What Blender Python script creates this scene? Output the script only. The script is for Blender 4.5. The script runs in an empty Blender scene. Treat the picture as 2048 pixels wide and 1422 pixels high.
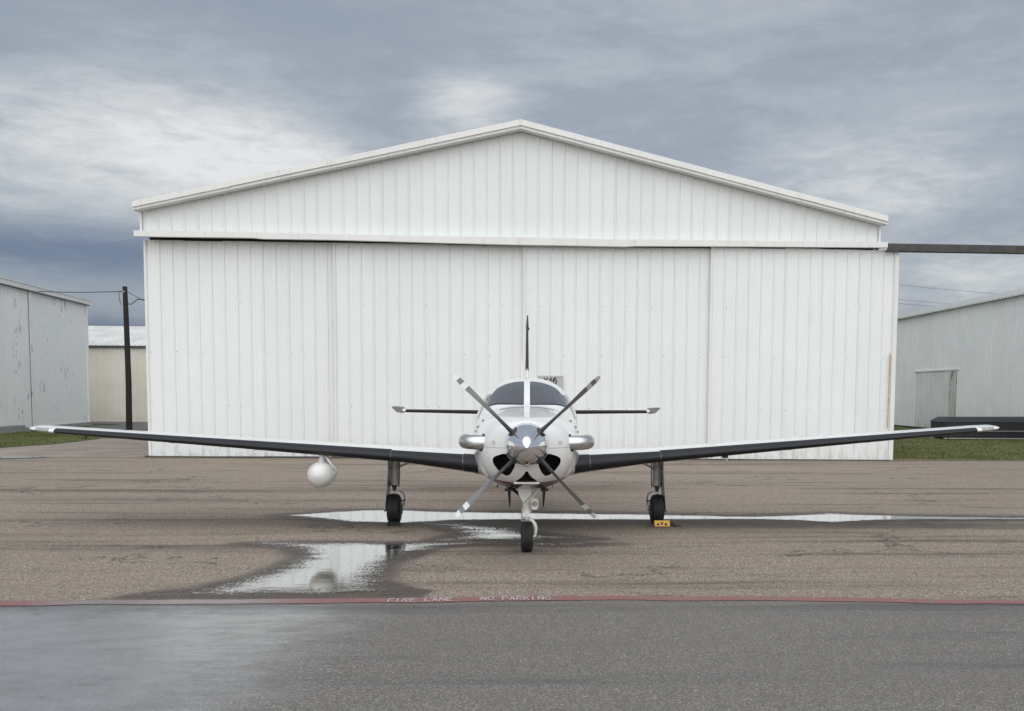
import bpy, bmesh, math, random
import numpy as np
from mathutils import Matrix, Vector
random.seed(7); rng = np.random.default_rng(7)
sc = bpy.context.scene
COL = sc.collection
R = math.radians

# ------------------------------------------------------------------ camera
cam = bpy.data.cameras.new('camera'); cob = bpy.data.objects.new('camera', cam); COL.objects.link(cob)
cam.sensor_fit = 'HORIZONTAL'; cam.sensor_width = 36.0; cam.lens = 35.156
cam.shift_x = -0.06693; cam.shift_y = 0.11233
cam.clip_start = 0.1; cam.clip_end = 3000
cob.matrix_world = (Matrix.Translation((0, 0, 1.8)) @ Matrix.Rotation(-0.05395, 4, 'Z')
                    @ Matrix.Rotation(math.pi/2 - 0.07744, 4, 'X') @ Matrix.Rotation(0.008, 4, 'Z'))
sc.camera = cob
# ------------------------------------------------------------------ exposure
sc.view_settings.view_transform = 'Standard'; sc.view_settings.look = 'None'
sc.view_settings.exposure = 1.12; sc.view_settings.gamma = 1.0
sc.view_settings.use_curve_mapping = False
# ------------------------------------------------------------------ sun
SUN_EL, SUN_AZ = R(45), R(182)      # azimuth from +Y clockwise: high behind the camera, veiled by cloud
sl = bpy.data.lights.new('sun', 'SUN'); sl.energy = 1.5; sl.angle = R(125); sl.color = (1.0, 0.985, 0.965)
so = bpy.data.objects.new('sun', sl); COL.objects.link(so)
sdir = Vector((math.sin(SUN_AZ)*math.cos(SUN_EL), math.cos(SUN_AZ)*math.cos(SUN_EL), math.sin(SUN_EL)))
so.rotation_euler = sdir.to_track_quat('Z', 'Y').to_euler(); so.location = (-8, -20, 25)

# ------------------------------------------------------------------ node helpers
class NT:
    def __init__(s, tree): s.t = tree; s.n = tree.nodes; s.l = tree.links
    def new(s, typ, **kw):
        nd = s.n.new(typ)
        for k, v in kw.items():
            if k == 'ins':
                for kk, vv in v.items():
                    s.put(nd, kk, vv)
            else: setattr(nd, k, v)
        return nd
    def put(s, nd, k, v):
        sock = nd.inputs[k]
        if isinstance(v, bpy.types.NodeSocket): s.l.new(v, sock)
        elif isinstance(v, bpy.types.Node): s.l.new(v.outputs[0], sock)
        else: sock.default_value = v
    def math(s, op, a, b=0.0, c=0.0, clamp=False):
        nd = s.new('ShaderNodeMath', operation=op, use_clamp=clamp); s.put(nd, 0, a); s.put(nd, 1, b); s.put(nd, 2, c); return nd.outputs[0]
    def vmath(s, op, a, b=(0, 0, 0)):
        nd = s.new('ShaderNodeVectorMath', operation=op); s.put(nd, 0, a); s.put(nd, 1, b)
        return nd.outputs['Value'] if op in ('DOT_PRODUCT', 'LENGTH', 'DISTANCE') else nd.outputs[0]
    def noise(s, vec, scale, detail=4, rough=0.55, dist=0.0):
        nd = s.new('ShaderNodeTexNoise', ins={'Scale': scale, 'Detail': detail, 'Roughness': rough, 'Distortion': dist})
        if vec is not None: s.put(nd, 'Vector', vec)
        return nd.outputs[0]
    def mapping(s, vec, loc=(0, 0, 0), scale=(1, 1, 1), rot=(0, 0, 0)):
        nd = s.new('ShaderNodeMapping', ins={'Location': loc, 'Scale': scale, 'Rotation': rot}); s.put(nd, 'Vector', vec); return nd.outputs[0]
    def smooth(s, x, a, b, lo=0.0, hi=1.0):
        nd = s.new('ShaderNodeMapRange', interpolation_type='SMOOTHSTEP'); s.put(nd, 0, x)
        for i, v in enumerate((a, b, lo, hi)): s.put(nd, i+1, v)
        return nd.outputs[0]
    def mix(s, fac, a, b, mode='MIX'):
        nd = s.new('ShaderNodeMix', data_type='RGBA', blend_type=mode); s.put(nd, 'Factor', fac)
        def c4(v): return (*v, 1.0) if isinstance(v, tuple) and len(v) == 3 else v
        s.put(nd, 6, c4(a)); s.put(nd, 7, c4(b)); return nd.outputs[2]
    def fmix(s, fac, a, b):
        nd = s.new('ShaderNodeMix', data_type='FLOAT'); s.put(nd, 0, fac); s.put(nd, 2, a); s.put(nd, 3, b); return nd.outputs[0]
    def ramp(s, fac, stops):
        nd = s.new('ShaderNodeValToRGB'); s.put(nd, 0, fac); e = nd.color_ramp.elements
        while len(e) < len(stops): e.new(0.5)
        for i, (p, c) in enumerate(stops):
            e[i].position = p; e[i].color = (*c, 1.0)
        return nd.outputs[0]
    def bump(s, h, strength=0.3, dist=0.01, normal=None):
        nd = s.new('ShaderNodeBump', ins={'Strength': strength, 'Distance': dist}); s.put(nd, 'Height', h)
        if normal is not None: s.put(nd, 'Normal', normal)
        return nd.outputs[0]
def material(name):
    m = bpy.data.materials.new(name); m.use_nodes = True; nt = NT(m.node_tree)
    b = m.node_tree.nodes['Principled BSDF']; return m, nt, b
def obj_co(nt): return nt.new('ShaderNodeTexCoord').outputs['Object']
def geo_pos(nt): return nt.new('ShaderNodeNewGeometry').outputs['Position']

# ------------------------------------------------------------------ sky
w = bpy.data.worlds.new('World'); sc.world = w; w.use_nodes = True
nt = NT(w.node_tree); bg = w.node_tree.nodes['Background']; bg.inputs['Strength'].default_value = 0.1
sky = nt.new('ShaderNodeTexSky', sky_type='NISHITA', sun_disc=False, sun_elevation=SUN_EL, sun_rotation=SUN_AZ, air_density=1.2, dust_density=2.0)
d = nt.vmath('NORMALIZE', nt.new('ShaderNodeTexCoord').outputs['Generated'])
sx = nt.new('ShaderNodeSeparateXYZ'); nt.put(sx, 0, d); z = nt.math('MAXIMUM', sx.outputs[2], 0.0)
den = nt.math('ADD', z, 0.11)
cxy = nt.new('ShaderNodeCombineXYZ'); nt.put(cxy, 0, nt.math('DIVIDE', sx.outputs[0], den)); nt.put(cxy, 1, nt.math('DIVIDE', sx.outputs[1], den))
P = cxy.outputs[0]
den2 = nt.math('ADD', z, 0.30)
cx2 = nt.new('ShaderNodeCombineXYZ'); nt.put(cx2, 0, nt.math('DIVIDE', sx.outputs[0], den2)); nt.put(cx2, 1, nt.math('DIVIDE', sx.outputs[1], den2)); nt.put(cx2, 2, nt.math('MULTIPLY', z, 3.0))
P2 = cx2.outputs[0]
def lobe(vec, width, sz=1.0):
    """soft cloud bank around a direction (flattened in height)"""
    dv = nt.vmath('SUBTRACT', d, vec); dv = nt.vmath('MULTIPLY', dv, (1.0, 1.0, sz))
    return nt.smooth(nt.vmath('LENGTH', dv), width, 0.0)
n_big = nt.noise(nt.mapping(P, loc=(3.1, 0.7, 0), scale=(0.8, 1.0, 1)), 0.55, 7, 0.52, 0.5)
n_mid = nt.noise(nt.mapping(P2, loc=(1.3, 5.2, 0), scale=(1, 1.0, 1.3)), 2.3, 8, 0.58, 0.5)
n_fine = nt.noise(nt.mapping(P2, loc=(7.3, 2.2, 0), scale=(1, 1.2, 1.6)), 6.5, 8, 0.64, 0.6)
b1 = nt.math('ADD', lobe((-0.30, 0.93, 0.215), 0.17, 2.0), nt.math('MULTIPLY', lobe((-0.215, 0.955, 0.21), 0.12, 1.8), 0.8))
b1 = nt.math('ADD', b1, nt.math('MULTIPLY', lobe((-0.056, 0.963, 0.262), 0.085, 1.4), 0.78))
b1 = nt.math('ADD', b1, nt.math('MULTIPLY', lobe((0.32, 0.925, 0.195), 0.20, 3.0), 0.72))
b1 = nt.math('ADD', b1, nt.math('MULTIPLY', lobe((0.40, 0.91, 0.11), 0.16, 3.0), 0.62))
b1 = nt.math('ADD', b1, nt.math('MULTIPLY', lobe((-0.44, 0.87, 0.215), 0.20, 2.2), 0.62))
cov = nt.math('ADD', nt.math('MULTIPLY', b1, 0.47), nt.math('MULTIPLY', nt.math('SUBTRACT', n_big, 0.5), 0.55))
cov = nt.math('ADD', cov, nt.math('MULTIPLY', nt.math('SUBTRACT', n_mid, 0.5), 0.60))
cov = nt.math('ADD', cov, nt.math('MULTIPLY', nt.math('SUBTRACT', n_fine, 0.5), 0.30))
n_puff = nt.noise(nt.mapping(P2, loc=(2.3, 8.2, 1.0), scale=(1, 1.0, 1.8)), 9.0, 9, 0.68, 0.35)
puff = nt.math('MULTIPLY', nt.math('SUBTRACT', n_puff, 0.5), nt.math('ADD', nt.math('MULTIPLY', b1, 0.75), 0.22))
cov = nt.math('ADD', nt.math('ADD', cov, puff), 0.30)
cloud = nt.ramp(cov, [(0.08, (1.22, 1.42, 1.74)), (0.30, (1.50, 1.68, 1.94)), (0.48, (2.02, 2.17, 2.36)), (0.66, (2.72, 2.80, 2.86)), (0.92, (3.55, 3.58, 3.58))])
# heavy blue rain bank low on the left
bank = nt.math('ADD', lobe((-0.40, 0.908, 0.120), 0.25, 6.5), nt.math('MULTIPLY', lobe((-0.37, 0.925, 0.052), 0.20, 7.0), 0.9))
bank = nt.math('ADD', bank, nt.math('MULTIPLY', lobe((-0.36, 0.92, 0.09), 0.22, 2.2), 0.16))
bank = nt.math('MULTIPLY', bank, nt.math('ADD', nt.math('MULTIPLY', nt.math('SUBTRACT', n_fine, 0.5), -0.9), 0.92))
bank = nt.math('MINIMUM', nt.math('MAXIMUM', bank, 0.0), 1.0)
cloud = nt.mix(bank, cloud, (0.64, 0.82, 1.26))
col = nt.mix(0.94, sky.outputs[0], cloud)
nt.put(bg, 'Color', col)

# ------------------------------------------------------------------ mesh helpers
class MB:
    def __init__(s): s.v = []; s.f = []; s.m = []
    def add(s, vs, fs, mi=0):
        o = len(s.v); s.v += [tuple(map(float, p)) for p in vs]; s.f += [tuple(i+o for i in f) for f in fs]; s.m += [mi]*len(fs); return s
    def box(s, a, b, mi=0):
        (x0, y0, z0), (x1, y1, z1) = a, b
        vs = [(x0,y0,z0),(x1,y0,z0),(x1,y1,z0),(x0,y1,z0),(x0,y0,z1),(x1,y0,z1),(x1,y1,z1),(x0,y1,z1)]
        return s.add(vs, [(0,3,2,1),(4,5,6,7),(0,1,5,4),(1,2,6,5),(2,3,7,6),(3,0,4,7)], mi)
    def hexa(s, lo, hi, mi=0):
        return s.add(list(lo)+list(hi), [(3,2,1,0),(4,5,6,7),(0,1,5,4),(1,2,6,5),(2,3,7,6),(3,0,4,7)], mi)
    def tube(s, path, rad, n=12, mi=0, cap=True, flat=1.0):
        P_ = [Vector(p) for p in path]; N = len(P_)
        if not hasattr(rad, '__len__'): rad = [rad]*N
        rings = []; up = None
        for i, p in enumerate(P_):
            t = (P_[min(i+1, N-1)] - P_[max(i-1, 0)]).normalized()
            if up is None:
                up = Vector((0, 0, 1)) if abs(t.z) < 0.9 else Vector((0, 1, 0))
            u = (up - t*up.dot(t)).normalized(); up = u; wv = t.cross(u)
            rings.append([p + (u*math.cos(2*math.pi*k/n)*flat + wv*math.sin(2*math.pi*k/n))*rad[i] for k in range(n)])
        return s.loft(rings, mi, cap)
    def loft(s, rings, mi=0, cap=True, close=True):
        n = len(rings[0]); vs = [p for r in rings for p in r]; fs = []
        for i in range(len(rings)-1):
            for k in range(n if close else n-1):
                k2 = (k+1) % n; fs.append((i*n+k, i*n+k2, (i+1)*n+k2, (i+1)*n+k))
        if cap and close:
            fs.append(tuple(reversed(range(n)))); fs.append(tuple(range((len(rings)-1)*n, len(rings)*n)))
        return s.add(vs, fs, mi)
    def lathe(s, prof, c, axis='Y', n=32, mi=0):
        """prof: (along, radius)"""
        rings = []
        for a, r in prof:
            ring = []
            for k in range(n):
                q = 2*math.pi*k/n; u, v = r*math.cos(q), r*math.sin(q)
                ring.append({'Y': (c[0]+u, c[1]+a, c[2]+v), 'X': (c[0]+a, c[1]+u, c[2]+v), 'Z': (c[0]+u, c[1]+v, c[2]+a)}[axis])
            rings.append(ring)
        return s.loft(rings, mi, True)
    def prism(s, poly, axis, a, b, mi=0):
        """2-D polygon extruded along an axis; poly coords are the other two axes in x,y,z order"""
        def P3(p, t): return {'Y': (p[0], t, p[1]), 'X': (t, p[0], p[1]), 'Z': (p[0], p[1], t)}[axis]
        n = len(poly)
        return s.add([P3(p, a) for p in poly]+[P3(p, b) for p in poly],
                     [tuple(range(n)), tuple(reversed(range(n, 2*n)))]+[(i, i+n, (i+1) % n+n, (i+1) % n) for i in range(n)], mi)
    def mesh(s, name, off=(0, 0, 0), smooth=None, fix=True):
        me = bpy.data.meshes.new(name)
        me.from_pydata([(x-off[0], y-off[1], z-off[2]) for x, y, z in s.v], [], s.f)
        me.polygons.foreach_set('material_index', s.m)
        if fix:
            bm = bmesh.new(); bm.from_mesh(me); bmesh.ops.recalc_face_normals(bm, faces=bm.faces); bm.to_mesh(me); bm.free()
        if smooth is not None:
            me.polygons.foreach_set('use_smooth', [True]*len(me.polygons)); me.set_sharp_from_angle(angle=R(smooth))
        me.update(); return me
def root_of(o):
    while o.parent: o = o.parent
    return o
def link(name, data, parent=None, mats=()):
    o = bpy.data.objects.new(name, data); COL.objects.link(o)
    if parent: o.parent = parent
    if data is not None and mats and not data.materials:
        for m in mats: data.materials.append(m)
    return o
def part(name, mb, mats, parent, smooth=None, label=None, kind=None, fix=True):
    """mesh in world coordinates -> child of parent (every part sits at its thing's origin)"""
    off = root_of(parent).location
    if not isinstance(mats, (list, tuple)): mats = (mats,)
    o = link(name, mb.mesh(name, off, smooth, fix), parent, mats)
    if label: o['label'] = label
    if kind: o['kind'] = kind
    return o
def tag(o, label=None, cat=None, group=None, kind=None):
    for k, v in (('label', label), ('category', cat), ('group', group), ('kind', kind)):
        if v: o[k] = v
    return o
def thing(name, loc, label, cat, group=None):
    o = link(name, None); o.empty_display_size = 0.3; o.location = loc; return tag(o, label, cat, group)
def solo(name, mb, mats, loc, label, cat, group=None, smooth=None):
    if not isinstance(mats, (list, tuple)): mats = (mats,)
    o = link(name, mb.mesh(name, loc, smooth), None, mats); o.location = loc; return tag(o, label, cat, group)

# ------------------------------------------------------------------ materials
def plain(name, colr, rough=0.5, metal=0.0, var=0.06, scale=6.0, coat=0.0, ior=1.5, bump=0.0):
    m, n, b = material(name); co = geo_pos(n)
    f = n.noise(co, scale, 5, 0.6)
    k = n.smooth(f, 0.3, 0.7, 1.0-var, 1.0+var)
    c = n.new('ShaderNodeVectorMath', operation='SCALE'); c.inputs[0].default_value = colr; n.put(c, 'Scale', k)
    n.put(b, 'Base Color', c.outputs[0]); b.inputs['Metallic'].default_value = metal
    n.put(b, 'Roughness', n.smooth(f, 0.25, 0.75, max(rough-0.06, 0.0), rough+0.06))
    b.inputs['Coat Weight'].default_value = coat; b.inputs['Coat Roughness'].default_value = 0.06; b.inputs['IOR'].default_value = ior
    if bump: n.put(b, 'Normal', n.bump(n.noise(co, scale*8, 3), bump, 0.004))
    return m
M = {}
M['boot'] = plain('deice_rubber', (0.016, 0.0165, 0.019), 0.50, var=0.15, scale=9)
M['boot'].node_tree.nodes['Principled BSDF'].inputs['Specular IOR Level'].default_value = 0.35
M['tyre'] = plain('tyre_rubber', (0.012, 0.012, 0.013), 0.7, var=0.25, scale=25)
M['gear_white'] = plain('gear_white_paint', (0.70, 0.69, 0.64), 0.38, var=0.10, scale=22)
M['gear_grey'] = plain('gear_grey_paint', (0.40, 0.40, 0.38), 0.42, var=0.16, scale=22)
M['steel'] = plain('bare_steel', (0.55, 0.55, 0.54), 0.3, metal=1.0, var=0.1, scale=20)
M['dark'] = plain('dark_cavity', (0.012, 0.012, 0.012), 0.8)
M['black_metal'] = plain('black_metal', (0.02, 0.02, 0.021), 0.5, var=0.2, scale=14)
M['lens'] = plain('clear_lens', (0.30, 0.31, 0.29), 0.12, var=0.1, scale=30, coat=0.6)
M['glass'] = plain('tinted_windshield', (0.060, 0.062, 0.068), 0.05, var=0.16, scale=1.6, coat=1.0, ior=1.55)
M['seal'] = plain('window_seal', (0.02, 0.02, 0.022), 0.55)
M['white'] = plain('white_aircraft_paint', (0.80, 0.805, 0.80), 0.24, var=0.015, scale=3, coat=0.6)
M['podwhite'] = plain('radome_white', (0.66, 0.66, 0.63), 0.28, var=0.03, scale=3, coat=0.4)
M['hatch'] = plain('cowl_mesh_grey', (0.20, 0.20, 0.20), 0.5)
M['yellow'] = plain('yellow_plastic', (0.72, 0.40, 0.06), 0.5, var=0.10, scale=30)
M['rope'] = plain('dark_rope', (0.03, 0.03, 0.028), 0.9)
M['wire'] = plain('black_cable', (0.02, 0.02, 0.021), 0.7)
M['wire_far'] = plain('grey_cable', (0.13, 0.14, 0.16), 0.7)
M['conc'] = plain('grey_concrete', (0.30, 0.30, 0.29), 0.85, var=0.15, scale=3)
M['rust'] = plain('rusty_steel', (0.50, 0.33, 0.17), 0.8, var=0.35, scale=9)
M['sign'] = plain('grey_sign_plate', (0.42, 0.43, 0.42), 0.45, var=0.05, scale=8)
M['ink'] = plain('black_vinyl', (0.012, 0.012, 0.012), 0.5)
M['marking_white'] = plain('white_road_paint', (0.50, 0.45, 0.435), 0.7, var=0.35, scale=70)

# polished chrome spinner, brushed exhaust steel
m, n, b = material('polished_chrome'); b.inputs['Metallic'].default_value = 1.0; b.inputs['Base Color'].default_value = (0.90, 0.905, 0.92, 1)
n.put(b, 'Roughness', n.smooth(n.noise(geo_pos(n), 14, 4), 0.3, 0.7, 0.09, 0.15)); M['chrome'] = m
m, n, b = material('brushed_exhaust'); b.inputs['Metallic'].default_value = 1.0
f = n.noise(geo_pos(n), 7, 3); n.put(b, 'Base Color', n.mix(f, (0.60, 0.60, 0.59), (0.68, 0.68, 0.67))); n.put(b, 'Roughness', n.smooth(f, 0.3, 0.7, 0.30, 0.36)); M['exhaust'] = m
# propeller blade: grey with white / grey / white tip bands by radius
m, n, b = material('propeller_blade'); co = obj_co(n); dv = n.vmath('SUBTRACT', co, (0, -1.5, 1.25))
s3 = n.new('ShaderNodeSeparateXYZ'); n.put(s3, 0, dv)
rr = n.math('SQRT', n.math('ADD', n.math('POWER', s3.outputs[0], 2.0), n.math('POWER', s3.outputs[2], 2.0)))
c = n.ramp(rr, [(0.0, (0.04, 0.04, 0.042)), (0.42, (0.10, 0.10, 0.10)), (0.62, (0.26, 0.26, 0.255)), (0.845, (0.74, 0.74, 0.72)), (0.905, (0.30, 0.30, 0.295)), (0.965, (0.76, 0.76, 0.74))])
cr = c.node.color_ramp; cr.interpolation = 'CONSTANT'
c = n.mix(n.smooth(rr, 0.30, 0.75), (0.03, 0.03, 0.031), (0.20, 0.20, 0.198))
band = n.math('MULTIPLY', n.math('GREATER_THAN', rr, 0.86), n.math('LESS_THAN', rr, 0.925)); band = n.math('MAXIMUM', band, n.math('GREATER_THAN', rr, 0.985))
c = n.mix(band, c, (0.74, 0.74, 0.72)); n.put(b, 'Base Color', c); b.inputs['Roughness'].default_value = 0.38; M['blade'] = m
# fuselage: white, maroon stripe and dark belly low down, fine panel seams
m, n, b = material('fuselage_paint'); co = obj_co(n); s3 = n.new('ShaderNodeSeparateXYZ'); n.put(s3, 0, co)
X_, Y_, Z_ = s3.outputs      # local: y = world y - 12
zs = n.math('MINIMUM', n.math('ADD', n.math('MULTIPLY', n.math('ADD', Y_, 1.13), 0.135), 0.797), 0.97)
dz = n.math('SUBTRACT', Z_, zs)
stripe = n.math('LESS_THAN', dz, 0.035); belly = n.math('LESS_THAN', dz, -0.018); thin = n.math('MULTIPLY', n.math('LESS_THAN', dz, 0.012), n.math('GREATER_THAN', dz, 0.002))
base = n.mix(n.noise(co, 3.0, 5), (0.79, 0.795, 0.785), (0.82, 0.82, 0.815))
base = n.mix(stripe, base, (0.17, 0.028, 0.026)); base = n.mix(thin, base, (0.35, 0.30, 0.29)); base = n.mix(belly, base, (0.02, 0.02, 0.024))
def seam(expr, wd): return n.math('LESS_THAN', n.math('ABSOLUTE', expr), wd)
front = n.math('LESS_THAN', Y_, -0.78)
sm = n.math('MULTIPLY', seam(n.math('SUBTRACT', Z_, 1.212), 0.0022), front)
sm = n.math('MAXIMUM', sm, seam(n.math('SUBTRACT', Y_, 0.06), 0.004))
sm = n.math('MAXIMUM', sm, seam(n.math('SUBTRACT', Y_, -0.76), 0.003))
base = n.mix(n.math('MULTIPLY', sm, 0.75), base, (0.10, 0.10, 0.10))
n.put(b, 'Base Color', base); n.put(b, 'Roughness', n.smooth(n.noise(co, 9, 4), 0.3, 0.7, 0.16, 0.26)); b.inputs['Coat Weight'].default_value = 0.6; b.inputs['Coat Roughness'].default_value = 0.05
M['fuse'] = m
# white painted ribbed sheet of the big hangar
def sheet_mat(name, c0, c1, dirt, dirt_amt, corr=0.0, peel=0.0, peel_col=(0.12, 0.12, 0.11), axis=0, low=1.2, rough=0.42, grime_amt=None):
    m, n, b = material(name); co = geo_pos(n)
    rnd = n.new('ShaderNodeObjectInfo').outputs['Random']
    st = (7.0, 7.0, 0.35)
    streak = n.noise(n.mapping(co, scale=st), 1.0, 5, 0.6)
    blot = n.noise(co, 0.9, 5, 0.6)
    c = n.mix(n.smooth(blot, 0.3, 0.7), c0, c1)
    c = n.mix(n.math('MULTIPLY', rnd, 0.035), c, (0.0, 0.0, 0.0))
    c = n.mix(n.math('MULTIPLY', n.smooth(streak, 0.52, 0.80), dirt_amt), c, dirt)
    s3 = n.new('ShaderNodeSeparateXYZ'); n.put(s3, 0, co)
    grime = n.math('MULTIPLY', n.smooth(s3.outputs[2], low, 0.0), n.smooth(n.noise(n.mapping(co, scale=(4, 4, 1.2)), 2.0, 6, 0.65), 0.38, 0.72))
    c = n.mix(n.math('MULTIPLY', grime, grime_amt or dirt_amt*1.1), c, dirt)
    spk = n.noise(n.mapping(co, scale=(30, 30, 11)), 1.0, 3, 0.5)
    c = n.mix(n.math('MULTIPLY', n.smooth(spk, 0.71, 0.76), 0.28), c, (0.30, 0.29, 0.27))
    if peel:
        pn = n.noise(n.mapping(co, scale=(5.5, 5.5, 1.7)), 1.0, 8, 0.72)
        reg = n.noise(n.mapping(co, scale=(0.8, 0.8, 0.45), loc=(2, 3, 1)), 1.0, 2)
        pm = n.smooth(n.math('ADD', pn, n.math('MULTIPLY', n.math('SUBTRACT', reg, 0.5), 0.5)), 0.745-peel*0.1, 0.765-peel*0.1)
        c = n.mix(n.math('MULTIPLY', pm, 0.8), c, peel_col)
    n.put(b, 'Base Color', c); n.put(b, 'Roughness', n.smooth(blot, 0.2, 0.8, rough-0.08, rough+0.12))
    if corr:
        wv = n.math('SINE', n.math('MULTIPLY', s3.outputs[axis], 2*math.pi/corr)); n.put(b, 'Normal', n.bump(wv, 0.5, 0.012))
    else:
        n.put(b, 'Normal', n.bump(n.noise(n.mapping(co, scale=(1.6, 1.6, 0.5)), 1.0, 3), 0.25, 0.03))
    return m
M['sheet'] = sheet_mat('white_ribbed_steel', (0.755, 0.785, 0.78), (0.785, 0.81, 0.805), (0.50, 0.48, 0.44), 0.16, low=0.7, grime_amt=0.75)
M['gable'] = sheet_mat('white_gable_steel', (0.73, 0.757, 0.752), (0.755, 0.777, 0.772), (0.52, 0.51, 0.48), 0.12)
M['trim'] = sheet_mat('white_trim_steel', (0.71, 0.72, 0.70), (0.77, 0.77, 0.755), (0.33, 0.31, 0.27), 0.35, low=0.1)
M['lwall'] = sheet_mat('peeling_pale_steel', (0.81, 0.835, 0.825), (0.85, 0.865, 0.85), (0.56, 0.58, 0.57), 0.22, corr=0.16, peel=1.15, axis=1, low=0.6, rough=0.6)
M['rwall'] = sheet_mat('weathered_grey_steel', (0.79, 0.815, 0.805), (0.85, 0.865, 0.855), (0.50, 0.52, 0.50), 0.5, corr=0.16, axis=1, low=2.0, rough=0.6)
M['rdoor'] = sheet_mat('weathered_door_boards', (0.62, 0.65, 0.63), (0.72, 0.74, 0.71), (0.30, 0.29, 0.24), 0.7, peel=0.55, peel_col=(0.10, 0.10, 0.075), axis=1, low=1.2, rough=0.7)
M['jamb'] = sheet_mat('flaking_jamb', (0.50, 0.50, 0.46), (0.58, 0.58, 0.54), (0.18, 0.15, 0.09), 0.8, peel=1.5, peel_col=(0.17, 0.15, 0.09), low=2.6, rough=0.8)
M['cwall'] = sheet_mat('cream_steel', (0.76, 0.72, 0.60), (0.82, 0.79, 0.69), (0.52, 0.48, 0.38), 0.4, corr=0.36, axis=0, low=0.8, rough=0.6)
M['croof'] = sheet_mat('pale_roof_steel', (0.62, 0.62, 0.60), (0.74, 0.74, 0.73), (0.36, 0.32, 0.27), 0.7, low=0.1)
M['pole'] = plain('creosoted_pole', (0.020, 0.016, 0.014), 0.85, var=0.3, scale=6)
M['beam'] = plain('weathered_beam', (0.055, 0.052, 0.050), 0.7, var=0.4, scale=4)
M['blackbox'] = plain('black_vinyl_cover', (0.013, 0.015, 0.018), 0.42, var=0.2, scale=2)
M['palebase'] = plain('pale_skid', (0.42, 0.41, 0.38), 0.7)

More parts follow.
